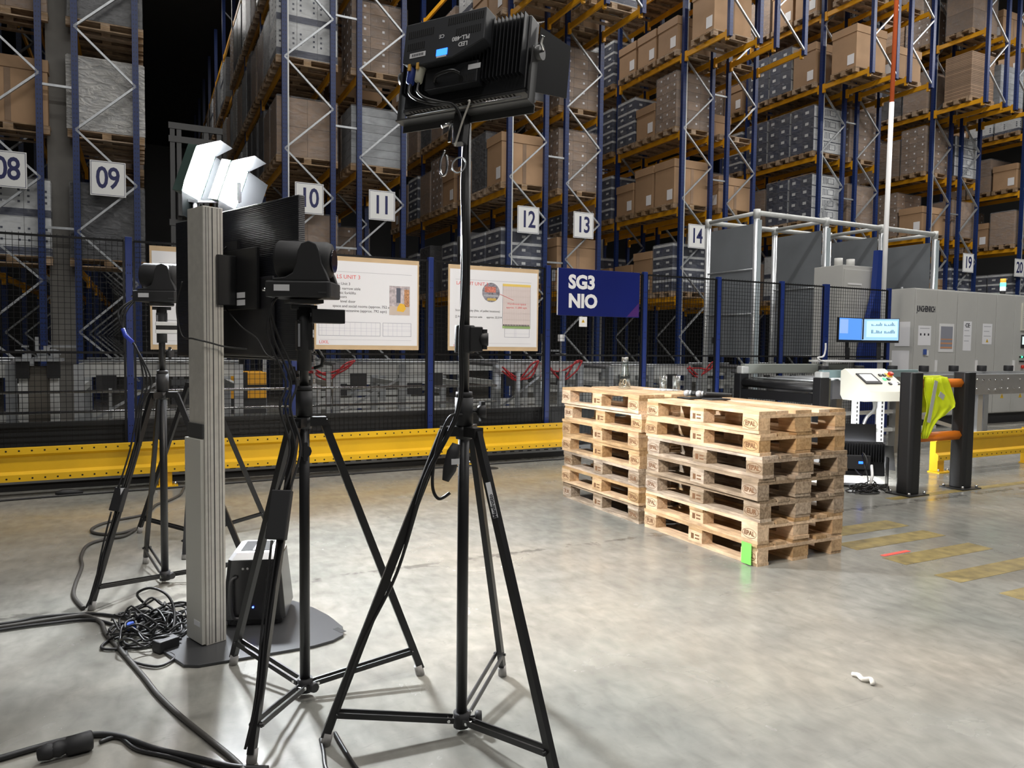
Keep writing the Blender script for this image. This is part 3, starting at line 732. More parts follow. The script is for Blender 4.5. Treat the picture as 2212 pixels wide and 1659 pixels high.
# ================================================================ floor markings and litter
STR = mat('worn_yellow_floor_paint', (.235, .18, .065), .38, noise=.4, nscale=12)
for i, (x0, x1, y0, y1) in enumerate(((4.55, 5.58, 3.88, 4.09), (4.55, 5.55, 3.555, 3.74), (4.54, 5.5, 3.17, 3.35), (4.5, 5.55, 2.78, 2.95), (4.52, 5.55, 2.39, 2.56))):
    lab = ['fifth worn yellow floor stripe, farthest one, beside the pallets', 'fourth worn yellow floor stripe, just beyond the red tape', 'worn yellow floor stripe touching the red tape', 'second nearest worn yellow floor stripe', 'nearest worn yellow floor stripe, cut by the picture edge'][i]
    tag(MB().span((x0, y0, .0002), (x1, y1, .0014)).build('floor_stripe', STR), lab, 'floor stripe', 'painted crossing stripes')
tag(MB().span((6.4, 4.62, .0002), (9.6, 4.72, .0014)).build('floor_line', STR), 'long worn yellow floor line past the black barrier posts', 'floor line')
M = Matrix.Rotation(.03, 4, 'Z'); M.translation = (4.73, 3.385, .002)
tag(MB().box((0, 0, 0), (.29, .035, .001), M=M).build('red_tape', mat('red_tape_plastic', (.9, .1, .07), .4)), 'short strip of red tape stuck on the floor', 'tape')
lt = MB().tube(smooth([(2.77, 2.17, .006), (2.775, 2.14, .014), (2.765, 2.11, .01), (2.785, 2.085, .016), (2.765, 2.06, .008)], 4), [.004]+[.012]*15+[.004], 5)
tag(lt.build('paper_scrap', mat('crumpled_paper', (.62, .6, .56), .8)), 'crumpled white paper scrap lying on the concrete floor', 'litter')

# ================================================================ stands
def light_stand(label, c, R, ang, top, rise_r=.0175, group='black tripod stands', low=1.14, hub_side=0):
    o = thing('tripod_stand', label, 'tripod', (c[0], c[1], 0), 0, group)
    MB().cyl((0, 0, .03), (0, 0, low+.1), .0205, 18).build('column', BLK, o)
    MB().cyl((0, 0, low+.0), (0, 0, low+.1), .033, 18).cyl((.0, 0, low+.1), (0, 0, low+.12), .03, 18).build('collar', BLKM, o)
    if top > low+.2:
        MB().cyl((0, 0, low+.1), (0, 0, top), rise_r, 18).build('riser', BLK, o)
    hub = MB().cyl((0, 0, .02), (0, 0, .075), .03, 12).build('hub', BLKM, o)
    brk = MB().cyl((0, 0, low-.05), (0, 0, low), .03, 12)
    a0 = math.radians(ang)
    for k in range(3):
        a = a0+k*2*PI/3; u = Vector((math.cos(a), math.sin(a), 0)); s = Vector((-u.y, u.x, 0))
        brk.bar(u*.02+Vector((0, 0, low-.022)), u*.085+Vector((0, 0, low-.022)), .04, .035)
        top_ = u*.075+Vector((0, 0, low-.02)); ft = u*R
        leg = MB().bar(top_, ft+Vector((0, 0, .03)), .023, .03).build('leg', BLK, o)
        d = (ft-top_).normalized()
        MB().tube([ft+Vector((0, 0, .045))-u*.012, ft+Vector((0, 0, .0))], .0185, 10).build('foot', RUBBERG, leg)
        j = top_+(ft-top_)*.9
        sp = MB()
        for sg in (-1, 1): sp.bar(u*.03+s*sg*.016+Vector((0, 0, .05)), j+s*sg*.016, .006, .02)
        sp.cyl(j-s*.026, j+s*.026, .006, 8)
        sp.build('spreader', BLK, o)
        MB().cyl(u*.05-s*.022+Vector((0, 0, .052)), u*.05+s*.022+Vector((0, 0, .052)), .006, 8).build('spreader_bolt', CHROME, hub)
    brk.build('leg_bracket', BLK, o)
    d = Vector((math.cos(hub_side), math.sin(hub_side), 0))
    kn = MB().cyl(d*.03+Vector((0, 0, .055)), d*.055+Vector((0, 0, .055)), .005, 8).tube([d*.05+Vector((0, 0, .055)), d*.058+Vector((0, 0, .055)), d*.075+Vector((0, 0, .055))], [.014, .022, .018], 10)
    kn.build('spreader_knob', BLKM, o)
    return o
RV = Vector((math.cos(YAW), -math.sin(YAW), 0)); FV = Vector((math.sin(YAW), math.cos(YAW), 0))
def wing_knob(o, z, off, d=None):
    d = d or RV
    p = Vector((0, 0, z))
    MB().cyl(p+d*.02, p+d*off, .006, 8).tube([p+d*(off-.002), p+d*(off+.008), p+d*(off+.03)], [.018, .026, .024], 10).bar(p+d*(off+.015)+Vector((0, 0, -.036)), p+d*(off+.015)+Vector((0, 0, .036)), .016, .02).build('clamp_knob', BLKM, o)

CS = (1.043, 2.468)
cs = light_stand('large black tripod stand carrying the floodlight seen from behind', CS, .49, 166, 2.26, .0175, hub_side=-.35)
wing_knob(cs, 1.19, .05); wing_knob(cs, 1.45, .055)
MB().cyl((0, 0, 1.4), (0, 0, 1.5), .036, 18).box((.03, -.015, 1.45), (.05, .05, .09)).build('upper_collar', BLKM, cs, bevel=.004)
def leg_point(R, ang, z, low=1.14):
    a = math.radians(ang); t = 1-(z/(low-.02)); r = .075+(R-.075)*t
    return Vector((math.cos(a)*r, math.sin(a)*r, z))
ld = (leg_point(.49, 286, .98)-leg_point(.49, 286, .8)).normalized(); ln = -FV-ld*(-FV).dot(ld); ln.normalize()
lr = frame_rot(ld, ln.cross(ld))
put('maker_label', MB().box((0, 0, 0), (.125, .017, .0012)).mesh('maker_label', LABEL), cs, leg_point(.49, 286, .89)+ln*.0195, rot=lr)
put('maker_lettering', text_mesh('Manfrotto', .02, INK, .0005, 'CENTER'), cs, leg_point(.49, 286, .87)+ln*.0203, rot=lr)
def rel(c, pts): return [(x-c[0], y-c[1], z) for x, y, z in pts]
for dx, r in ((-.03, .006), (-.022, .005)):
    cable('cable', [(.0+dx*.3, -.02, 2.2), (dx*.8, -.022, 2.0), (dx*.6, -.03, 1.7), (dx, -.03, 1.45), (dx-.01, -.035, 1.2), (-.12+dx, .0, .95), (-.235, .04, .62), (-.35+dx*.3, .08, .35), (-.455, .105, .06)], r, CABLEM, '', parent=cs)
cable('cable', [(-.02, -.03, 1.18), (-.07, -.03, 1.17), (-.11, -.01, 1.05), (-.12, .0, .93), (-.1, -.01, .88), (-.06, -.02, .9)], .006, CABLEM, '', parent=cs)
MB().tube([(-.05, -.05, 1.08), (-.06, -.05, 1.05), (-.075, -.05, .99), (-.09, -.05, .95)], [.014, .024, .024, .012], 10).build('cable_plug', BLKM, cs)
MB().box((-.062, -.073, 1.02), (.03, .003, .02)).build('plug_label', LABEL, cs)

MS = (.577, 2.995)
ms = light_stand('black tripod with pan tilt camera nearest the floodlight stand', MS, .488, 118, 1.56, .0175, hub_side=-1.2)
wing_knob(ms, 1.0, .03, -FV*.4+RV*.2)
LS = (.109, 4.774)
ls = light_stand('black tripod with pan tilt camera left of the television column', LS, .488, 102, 1.62, .0175, hub_side=-1.0)
ES = (.354, 5.761)
es = light_stand('black tripod under the glaring twin lamp behind the television', ES, .523, 137, 2.36, .017, hub_side=2)
for o, c, sc in ((ms, MS, 1), (ls, LS, 1)):
    pts = [(-.06, -.06, 1.5), (-.1, -.06, 1.3), (-.06, -.05, 1.15)]
# boxes strapped to the legs
p = leg_point(.488, -122, .88); q = leg_point(.488, -122, .71)
bx = MB().bar(p+Vector((-.025, -.028, 0)), q+Vector((-.025, -.028, 0)), .075, .03); bo = bx.build('power_supply', BLKM, ms, bevel=.004)
for s in (-.02, 0, .02):
    cable('cable', [p+Vector((-.02+s, -.03, .0)), p+Vector((.03+s, .02, .15)), p+Vector((.0+s, .06, .3)), (-.06+s, -.05, 1.28), (-.12+s, -.02, 1.45), (-.13, -.02, 1.56), (-.1, -.01, 1.61)], .0045, CABLEM, '', parent=ms)
    cable('cable', [q+Vector((-.02+s, -.03, .0)), leg_point(.488, -122, .45)+Vector((-.02+s*.6, -.02, 0)), leg_point(.488, -122, .2)+Vector((-.01+s*.5, -.02, 0)), leg_point(.488, -122, .05)+Vector((-.03, -.01, 0))], .0045, CABLEM, '', parent=ms)
p = leg_point(.488, -138, .62); q = leg_point(.488, -138, .5)
bx = MB().bar(p+Vector((-.02, -.03, 0)), q+Vector((-.02, -.03, 0)), .075, .03); bo = bx.build('power_supply', BLKM, ls, bevel=.004)
MB().box((0, -.018, .02), (.022, .002, .05)).build('supply_label', LABEL, ls, (p+q)/2+Vector((.0, -.03, .02)))
for s in (-.02, 0, .02):
    cable('cable', [p+Vector((-.02+s, -.03, .0)), p+Vector((.04+s, .02, .2)), (-.12+s*.5, -.12, 1.05), (-.08+s, -.1, 1.2), (-.13, -.08, 1.38), (-.2, -.04, 1.5), (-.2+s, -.02, 1.6), (-.12, .02, 1.68)], .005, CABLEM, '', parent=ls)
    cable('cable', [q+Vector((-.02+s, -.03, .0)), leg_point(.488, -138, .3)+Vector((-.02+s*.6, -.02, 0)), leg_point(.488, -138, .12)+Vector((-.01+s*.4, -.02, 0)), leg_point(.488, -138, .02)+Vector((-.03, -.02, .0))], .005, CABLEM, '', parent=ls)
MB().tube([(-.2, -.06, 1.5), (-.19, -.06, 1.46), (-.15, -.07, 1.42)], .011, 8).build('blue_velcro_strap', mat('blue_tape', (.03, .06, .5), .5), ls)

def ptz(label, c, z, a, converter):
    """pan tilt zoom camera: square base, tapering yoke with rounded top, drum head"""
    o = thing('ptz_camera', label, 'camera', (c[0], c[1], z), a, 'pan tilt cameras')
    MB().prism([(-.125, -.09), (.115, -.09), (.125, -.08), (.125, .08), (.115, .09), (-.125, .09)], 0, .062).build('base', BLKM, o, bevel=.006)
    # yoke: side profile in x-z, swept in y as two cheeks and a back wall
    prof = [(-.1, .062), (.118, .062), (.108, .09), (.09, .13), (.08, .18), (.068, .205), (.04, .217), (.012, .207), (-.002, .18), (-.008, .13), (-.022, .094), (-.05, .078), (-.1, .072)]
    yk = MB().prism(prof, -.075, -.045, M=MY).prism(prof, .05, .08, M=MY)
    MYF = MY
    yk.build('yoke', BLKM, o, bevel=.004)
    MB().tube([(-.1, .0, .152), (-.092, .0, .152), (.09, .0, .148), (.108, .0, .147), (.116, 0, .147)], [.066, .073, .073, .066, .03], 28).build('head', BLKM, o)
    MB().cyl((.115, 0, .147), (.122, 0, .147), .045, 24).build('lens', mat('lens_glass', (.01, .01, .02), .08), o)
    MB().box((-.06, -.0905, .035), (.06, .002, .024)).build('type_plate', LABEL, o)
    MB().box((.095, -.0905, .018), (.03, .002, .006)).build('maker_mark', DKGREY, o)
    for x in (-.127,):
        for y in (-.05, -.02, .02): MB().cyl((x, y, .03), (x-.02, y, .03), .007, 8).build('socket', CHROME, o)
    return o
ptz('black pan tilt camera on the tripod in front of the poster', MS, 1.605, -YAW, True)
ptz('black pan tilt camera at left, before the half hidden poster', LS, 1.655, -YAW, False)
# mounting hardware on the two camera stands
def mount(o, z0, z1):
    MB().box((0, 0, z1-.008), (.13, .12, .014)).box((.0, 0, z1-.03), (.1, .03, .018)).build('mounting_plate', BLK, o, bevel=.002)
    MB().cyl((0, 0, z0), (0, 0, z1-.03), .028, 16).build('mount_tube', BLKM, o)
    d = RV
    MB().box((0, -.0, (z0+z1)/2), (.06, .05, .12)).build('bracket', BLK, o, bevel=.004)
    MB().box(tuple(-FV*.027+Vector((-.012, 0, (z0+z1)/2))), (.008, .004, .09)).build('bracket_slot', CHROME, o)
mount(ms, 1.32, 1.6); mount(ls, 1.42, 1.65)
cv = MB().box(tuple(RV*.09+Vector((0, 0, 1.535))), (.13, .07, .055)).build('video_converter', BLK, ms, bevel=.003)
MB().box(tuple(RV*.06-FV*.045+Vector((0, 0, 1.54))), (.045, .004, .014)).build('converter_display', DKGREY, cv)
MB().tube([RV*.055+Vector((0, 0, 1.4)), RV*.075+Vector((0, 0, 1.37)), RV*.07+Vector((0, 0, 1.34)), RV*.04+Vector((0, 0, 1.33))], .008, 8).build('locking_ring', BLK, ms)
wing_knob(ms, 1.3, .03, -RV); wing_knob(ls, 1.36, .03, RV)
for sg_ in (1,):
    cv = MB().box(tuple(RV*.06-FV*.03+Vector((0, 0, 1.53))), (.15, .05, .022)).box(tuple(RV*.06-FV*.03+Vector((0, 0, 1.485))), (.15, .05, .022)).build('receiver_shell', WHITE, ls, bevel=.004)
    MB().box(tuple(RV*.06-FV*.03+Vector((0, 0, 1.508))), (.145, .048, .024)).build('receiver_body', BLK, ls)
    MB().cyl(tuple(RV*.03-FV*.062+Vector((0, 0, 1.508))), tuple(RV*.03-FV*.066+Vector((0, 0, 1.508))), .005, 8).build('green_led', mat('green_led_light', (.1, .9, .5), .4, emit=6), ls)

# ---------------------------------------------------------------- floodlight seen from behind
ax = Vector((.57, -.82, 0)).normalized(); nf = Vector((.82, .57, 0)).normalized()
tilt = math.radians(9)
nn = nf*math.cos(tilt)-Vector((0, 0, 1))*math.sin(tilt); uu = nf*math.sin(tilt)+Vector((0, 0, 1))*math.cos(tilt)
fl = thing('floodlight', 'big black LED floodlight seen from behind on the tallest tripod', 'floodlight', (CS[0], CS[1], 2.415))
FM = Matrix((ax, uu, -nn)).transposed()           # local x along the lamp, y up its back, z out of its back
fl.rotation_euler = FM.to_euler(); fl.scale = (.9, .9, .9)
FB = mat('floodlight_black', (.02, .021, .024), .35)
MB().box((0, 0, -.02), (.56, .29, .07)).build('housing', FB, fl, bevel=.006)
fin = MB().box((0, 0, 0), (.004, .235, .045)).mesh('cooling_fin', FB)
for k in range(34): put('cooling_fin', fin, fl, (-.27+k*.54/33, .02, .03))
MB().prism([(-.235, .155), (.135, .155), (.135, .03), (.0, -.02), (-.16, -.025), (-.235, -.005)], .03, .105).build('control_box', mat('control_box_grey', (.035, .037, .042), .45), fl, bevel=.003)
MB().prism([(-.14, -.03), (.1, -.03), (.1, -.115), (-.14, -.115)], .03, .075).build('lower_box', FB, fl, bevel=.003)
vt = MB()
for bx0, by0, nx in ((-.215, .095, 13), (-.215, .045, 9), (-.03, .115, 17), (.01, .065, 12)):
    for k in range(nx): vt.box((bx0+k*.0095, by0+.012, .1055), (.004, .028, .002))
for k in range(9): vt.box((.02+k*.008, -.095, .0755), (.003, .03, .002))
vt.build('vent_slots', HOLE, fl)['kind'] = 'stuff'
MB().box((-.05, .01, .1055), (.05, .026, .003)).build('display', mat('blue_lcd', (.02, .1, .9), .3, emit=3.2, ecol=(.02, .12, 1)), fl)
MB().box((-.05, -.008, .1055), (.045, .006, .003)).build('display_rim', LABEL, fl)
MB().box((-.165, .02, .1055), (.075, .02, .001)).build('sticker', LABEL, fl); MB().box((.085, -.055, .0755), (.055, .02, .001)).build('sticker', LABEL, fl)
bc = MB()
for k in range(14): bc.box((-.19+k*.004, .02, .1062), (.0018 if k % 3 else .003, .01, .0006))
bc.build('barcode', INK, fl)
put('model_lettering', text_mesh('LED', .024, LABEL, .0006, 'LEFT'), fl, (.065, .026, .1058), rot=(0, 0, PI))
put('model_lettering', text_mesh('PLL-480', .024, LABEL, .0006, 'LEFT'), fl, (.072, .052, .1058), rot=(0, 0, PI))
put('approval_mark', text_mesh('CE', .02, LABEL, .0004, 'LEFT'), fl, (-.045, .075, .1058), rot=(0, 0, PI))
for x, mt, nm in ((-.2, mat('blue_plug', (.03, .06, .3), .5), 'blue_plug'), (-.16, mat('cream_plug', (.62, .6, .48), .5), 'cream_plug')):
    pl = MB().tube([(x, -.01, .07), (x, -.03, .082), (x-.004, -.08, .085), (x-.006, -.085, .085)], [.019, .019, .016, .012], 12).build(nm, mt, fl)
    MB().box((x, -.025, .103), (.012, .025, .008)).build('plug_latch', mat('amber_latch', (.7, .4, .08), .5), pl)
    cable('cable', [(x, -.08, .085), (x+.01, -.13, .1), (x+.06, -.17, .11), (x+.12, -.185, .09), (.0, -.19, .06), (.03, -.25, .04)], .006, CABLEM, '', parent=fl)
MB().tube(smooth([(-.09, -.09, .08), (-.07, -.075, .095), (0, -.07, .1), (.03, -.08, .085)], 4), .007, 8).build('handle', BLK, fl)
# front: diffuser that lights the pallets, rim and barn doors
MB().box((0, 0, -.0565), (.5, .235, .004)).build('diffuser', mat('lit_diffuser', (1, .97, .92), .5, emit=320, ecol=(1, .91, .8)), fl)
bd = MB().box((0, -.152, -.03), (.56, .012, .09)).build('bottom_vent_strip', mat('vent_strip_grey', (.05, .05, .052), .4), fl)
vs_ = MB()
for k in range(30): vs_.box((-.25+k*.0165, -.1585, .0), (.006, .002, .02))
vs_.build('strip_slots', HOLE, bd)['kind'] = 'stuff'
def flap(name, pts, t=.003):
    a, b_, c, d = [Vector(p) for p in pts]; n_ = (b_-a).cross(d-a).normalized()*t
    m_ = MB(); vs2 = [a, b_, c, d, a+n_, b_+n_, c+n_, d+n_]
    m_.add(vs2, [(0, 3, 2, 1), (4, 5, 6, 7), (0, 1, 5, 4), (1, 2, 6, 5), (2, 3, 7, 6), (3, 0, 4, 7)])
    return m_.build(name, BLK, fl)
flap('barn_door', [(.285, -.13, -.05), (.36, -.11, -.17), (.36, .1, -.17), (.285, .13, -.05)])
flap('barn_door', [(-.285, .13, -.05), (-.38, .1, -.2), (-.38, -.11, -.2), (-.285, -.13, -.05)])
flap('barn_door', [(-.27, .15, -.05), (.27, .15, -.05), (.22, .25, -.2), (-.22, .25, -.2)])
yk = MB()
for s in (-1, 1):
    yk.box((s*.3, -.09, -.0), (.006, .21, .045)); yk.cyl((s*.286, .0, -.01), (s*.325, .0, -.01), .028, 16)
yk.box((0, -.195, .0), (.606, .006, .06)); yk.box((0, -.21, -.026), (.606, .03, .004))
yk.build('yoke', mat('yoke_grey', (.06, .06, .06), .35), fl)
MB().tube([(-.272, -.168, .006), (.26, -.168, .006)], .0035, 6).build('rim_wire', CHROME, fl)
MB().tube(smooth([(.325, -.0, .0), (.345, -.01, .02), (.35, .0, .05), (.36, .02, .06)], 3), .006, 6).build('yoke_lever', CHROME, fl)
MB().box((0, -.26, 0), (.05, .12, .04)).build('stand_bracket', BLK, fl, bevel=.003)
MB().bar((-.035, -.23, .02), (-.028, -.32, .03), .012, .006).cyl((-.03, -.235, .02), (-.06, -.26, .045), .007, 8).build('bracket_lever', CHROME, fl)
sh = MB().tube(smooth([(-.03, -.36, .05), (-.045, -.4, .05), (-.04, -.45, .05), (-.02, -.46, .05), (-.012, -.43, .05), (-.02, -.38, .05)], 5), .005, 6)
sh.build('safety_hook', CHROME, fl)
MB().tube([(.03+.03*math.cos(t*PI/10), -.42+.03*math.sin(t*PI/10), .035) for t in range(20)], .003, 6, close=True).build('safety_ring', GALV, fl)
MB().tube(smooth([(.0, -.34, .03), (.035, -.25, .045), (.06, -.19, .05), (.062, -.175, .05), (.055, -.178, .05)], 4), .004, 6).build('cable_hook', SILVER, fl)

# ---------------------------------------------------------------- glaring twin lamp behind the television
tw = thing('twin_lamp', 'glaring white twin LED lamp with barn doors above the television', 'lamp', (ES[0], ES[1], 2.36))
GLARE = mat('lit_led_panel', (1, 1, 1), .5, emit=1700, ecol=(.93, .96, 1))
BDW = mat('barn_door_black', (.0016, .0017, .0018), .6, spec=.02)
MB().cyl((0, 0, -.12), (0, 0, .06), .022, 14).box((0, 0, .06), (.1, .05, .02)).build('stand_spigot', BLK, tw)
aim = Vector((.62, -.78, -.2)).normalized()
def head(cx, cy, cz, w, h, roll):
    xa = aim.cross(Vector((0, 0, 1))).normalized()*-1
    ya = xa.cross(aim)*-1
    if ya.z < 0: ya = -ya
    c_, s_ = math.cos(roll), math.sin(roll); xa, ya = xa*c_+ya*s_, ya*c_-xa*s_
    za = xa.cross(ya)
    flip = 1 if za.dot(aim) > 0 else -1
    hM = Matrix((xa, ya, za)).transposed().to_4x4(); hM.translation = (cx, cy, cz)
    T = lambda p: tuple(hM @ Vector((p[0], p[1], p[2]*flip)))
    hd = MB(); hd.box((0, 0, -.05*flip), (w+.03, h+.03, .09), M=hM); ho = hd.build('lamp_housing', mat('lamp_housing_green', (.05, .085, .075), .5), tw, bevel=.004)
    MB().box((0, 0, -.002*flip), (w, h, .004), M=hM).build('led_panel', GLARE, ho)
    def fp(pts):
        a, b_, c, d = [Vector(T(p)) for p in pts]; n_ = (b_-a).cross(d-a).normalized()*.002
        MB().add([a, b_, c, d, a+n_, b_+n_, c+n_, d+n_], [(0, 3, 2, 1), (4, 5, 6, 7), (0, 1, 5, 4), (1, 2, 6, 5), (2, 3, 7, 6), (3, 0, 4, 7)]).build('barn_door', BDW, ho)
    W2, H2 = w/2+.012, h/2+.012; d = .16
    fp([(-W2, H2, 0), (W2, H2, 0), (W2*.7, H2+.07, d), (-W2*.7, H2+.07, d)])
    fp([(-W2, -H2, 0), (W2, -H2, 0), (W2*.7, -H2-.16, d*.3), (-W2*.7, -H2-.16, d*.3)])
    fp([(W2, H2, 0), (W2, -H2, 0), (W2+.1, -H2*.7, d*.7), (W2+.1, H2*.7, d*.7)])
    fp([(-W2, H2, 0), (-W2, -H2, 0), (-W2-.1, -H2*.7, d*.7), (-W2-.1, H2*.7, d*.7)])
    return ho
head(.03, .0, .26, .15, .32, -.24)
head(.25, -.11, .18, .15, .27, -.24)
MB().bar((-.06, .03, .06), (-.06, .03, .26), .03, .012).bar((.28, -.14, .06), (.28, -.14, .2), .03, .012).bar((-.06, .03, .06), (.28, -.14, .06), .03, .012).build('yoke', DKGREY, tw)

# ---------------------------------------------------------------- television on its column
tn = Vector((.93, .364, 0)).normalized(); ta = math.atan2(tn.y, tn.x)
tv = thing('television_stand', 'silver column stand on a dark flared floor plate', 'stand', (.272, 3.744, 0), ta)
def arc(pts): return pts
plate_poly = [(-.167, -.25), (.3, -.43), (.4, -.44), (.47, -.42), (.53, -.33), (.57, -.15), (.58, 0), (.57, .15), (.53, .33), (.47, .42), (.4, .44), (.3, .43), (-.167, .25), (-.21, .2), (-.21, -.2)]
pl = MB().prism(plate_poly, .0, .014).build('floor_plate', mat('dark_steel_plate', (.06, .062, .066), .32, .3), tv, bevel=.003)
MB().box((.49, -.36, .0142), (.03, .07, .0012), M=Matrix.Rotation(.0, 4, 'Z')).build('grip_slot', HOLE, pl)
MB().span((-.048, -.078, .014), (.048, .078, 2.045)).build('column', SILVER, tv, bevel=.003)
gr = MB()
for x, w_ in ((-.004, .004), (-.034, .0015), (.02, .0015), (.034, .0015), (-.022, .0012)): gr.box((x, -.0785, 1.03), (w_, .002, 2.02))
gr.build('column_groove', DKGREY, tv)
MB().span((-.066, -.07, .02), (-.048, .09, .98)).build('cover_panel', mat('cover_panel_beige', (.56, .55, .5), .45), tv, bevel=.002)
MB().span((-.056, -.07, .985), (-.048, .078, 1.05)).build('cover_rail', DKGREY, tv)
MB().span((-.0672, -.05, .1), (-.066, .01, .125)).build('sticker', LABEL, tv)
MB().span((.048, -.07, 1.62), (.1, .07, 1.83)).build('mount_arm', BLK, tv)
MB().span((.012, -.1, 1.6), (.101, -.079, 1.83)).span((.1, -.28, 1.58), (.118, .28, 1.86)).build('mount_bracket', BLK, tv, bevel=.003)
te = thing('television', 'large black television seen from behind on the silver column', 'television', (.402, 3.842, 1.708), ta)
def ribbed():
    mt, nt, p, L = nodes('ribbed_black_back'); N = nt.nodes.new
    p.inputs['Base Color'].default_value = (.012, .013, .017, 1); p.inputs['Roughness'].default_value = .38
    tc = N('ShaderNodeTexCoord'); wv = N('ShaderNodeTexWave'); wv.bands_direction = 'Z'; wv.inputs['Scale'].default_value = 38; L.new(tc.outputs['Object'], wv.inputs[0])
    b_ = N('ShaderNodeBump'); b_.inputs['Strength'].default_value = .35; b_.inputs['Distance'].default_value = .003; L.new(wv.outputs[0], b_.inputs['Height']); L.new(b_.outputs[0], p.inputs['Normal'])
    return mt
MB().span((-.012, -.6, -.357), (.022, .6, .357)).build('panel', ribbed(), te, bevel=.006)
MB().span((-.034, -.42, -.345), (-.012, .42, .02)).build('electronics_bulge', mat('bulge_black', (.012, .012, .015), .45), te, bevel=.012)
MB().span((.022, -.59, -.34), (.0235, .59, .347)).build('screen', mat('dark_screen', (.01, .012, .02), .1), te)
for z0 in (1.6, 1.634): MB().span((.0985, -.18, z0), (.1, -.105, z0+.026)).build('sticker', LABEL, tv)
MB().span((-.03, -.1, .16), (-.013, .02, .2)).build('socket_recess', BLKM, te)
cable('cable', [(-.03, .0, .18), (-.085, .03, .1), (-.085, -.05, -.08), (-.07, -.2, -.2), (-.07, -.35, -.26), (-.08, -.45, -.33), (-.05, -.5, -.36)], .0035, CABLEM, '', parent=te)
cable('cable', [(-.236, .02, .0), (-.255, .04, -.12), (-.25, .0, -.25), (-.245, -.1, -.265), (-.2, -.15, -.28), (-.12, -.155, -.3), (-.06, -.25, -.31)], .004, CABLEM, '', parent=te)

# ---------------------------------------------------------------- computer tower on the floor plate
pc_ = thing('computer_tower', 'black computer tower with silver vented top on the floor plate', 'computer', (.53, 3.965, .0145), -.3)
def taper(b0, b1, z0, z1, ch=.02):
    def ring(b, z): x, y = b; return [(-x, -y+ch, z), (-x+ch, -y, z), (x-ch, -y, z), (x, -y+ch, z), (x, y-ch, z), (x-ch, y, z), (-x+ch, y, z), (-x, y-ch, z)]
    vs = ring(b0, z0)+ring(b1, z1); n = 8
    return MB().add(vs, [list(range(8))[::-1], list(range(8, 16))]+[(i, (i+1) % n, n+(i+1) % n, n+i) for i in range(n)])
taper((.13, .135), (.135, .14), 0, .035).build('foot', BLKM, pc_)
taper((.155, .165), (.125, .145), .035, .33).build('case', mat('gloss_black_case', (.008, .008, .009), .25), pc_, bevel=.004)
taper((.125, .145), (.1, .12), .331, .365).build('top_shroud', mat('silver_shroud', (.6, .61, .63), .35, .4), pc_, bevel=.003)
MB().span((-.07, -.09, .365), (.07, .09, .367)).build('top_opening', HOLE, pc_)
MB().span((-.012, -.09, .366), (.02, .09, .369)).build('top_bar', mat('white_bar', (.75, .76, .78), .4), pc_)
MB().cyl((.0, -.166, .1), (.0, -.168, .1), .005, 8).build('power_led', mat('blue_led', (.05, .1, 1), .4, emit=8), pc_)
MB().tube(smooth([(-.08, -.158, .25), (-.1, -.19, .24), (-.1, -.2, .15), (-.09, -.19, .06), (-.05, -.175, .05)], 4), .009, 8).build('power_lead', CABLEM, pc_)
for k in range(4): MB().cyl((-.05+k*.022, -.147, .29), (-.05+k*.022, -.15, .29), .006, 8).build('rear_socket', CHROME, pc_)

# ---------------------------------------------------------------- cables on the floor
z_ = .009
cable('cable_run', floor_pts([(-1.3, 4.3), (-.64, 4.33), (-.49, 4.34), (-.35, 4.35), (-.27, 4.33), (-.2, 4.2), (-.17, 4.02), (-.1, 3.77), (-.01, 3.44), (.04, 3.24), (.11, 3.02), (.2, 2.78), (.26, 2.62), (.29, 2.5), (.3, 2.3)], .011), .0105, GRYCAB, 'thick worn grey cable curving past the tripods to the picture edge')
cable('power_cable', floor_pts([(-1.3, 4.42), (-.65, 4.38), (-.49, 4.41), (-.26, 4.36), (-.11, 4.24), (-.03, 4.13), (.06, 4.04)], .01), .008, CABLEM, 'black cable from the left edge into the tangle, upper strand')
cable('power_cable', floor_pts([(-1.3, 4.24), (-.64, 4.29), (-.42, 4.29), (-.24, 4.26), (-.09, 4.07), (.01, 3.97)], .01), .008, CABLEM, 'black cable from the left edge into the tangle, lower strand')
cable('power_cable', floor_pts([(.5, 7.9), (.37, 7.85), (.31, 7.47), (.21, 7.23), (.1, 7.07), (.01, 6.72), (-.19, 6.58), (-.3, 6.47), (-.35, 6.33), (-.33, 6.21), (-.25, 6.12), (-.14, 6.12), (-.05, 6.22), (-.13, 6.01), (-.25, 5.97), (-.35, 5.84), (-.37, 5.54), (-.35, 5.3), (-.36, 4.91), (-.35, 4.69), (-.29, 4.46)], .011), .011, GRYCAB, 'looping grey cable from the guard rail past the left tripod')
cable('power_cable', floor_pts([(-1.0, 2.85), (-.5, 2.94), (-.37, 2.97), (-.27, 2.99), (-.17, 2.99), (-.08, 2.93), (.02, 2.8), (.14, 2.68), (.26, 2.56), (.36, 2.5)], .012), .011, CABLEM, 'black cable running from the big connector to the near tripod foot')
cable('power_cable', floor_pts([(-.15, 2.93), (-.09, 2.94), (-.03, 2.82), (.09, 2.7), (.23, 2.52), (.3, 2.46)], .009), .007, CABLEM, 'thin black cable leaving the big connector')
cable('power_cable', floor_pts([(.56, 2.62), (.55, 2.53), (.535, 2.42), (.55, 2.3)], .008), .0075, CABLEM, 'left of two black cables by the floodlight stand foot')
cable('power_cable', floor_pts([(.615, 2.64), (.62, 2.5), (.63, 2.36), (.67, 2.2)], .008), .0075, CABLEM, 'right of two black cables by the floodlight stand foot')
cn = thing('power_connector', 'big round black power connector on the floor at lower left', 'connector', (-.3, 2.885, .034))
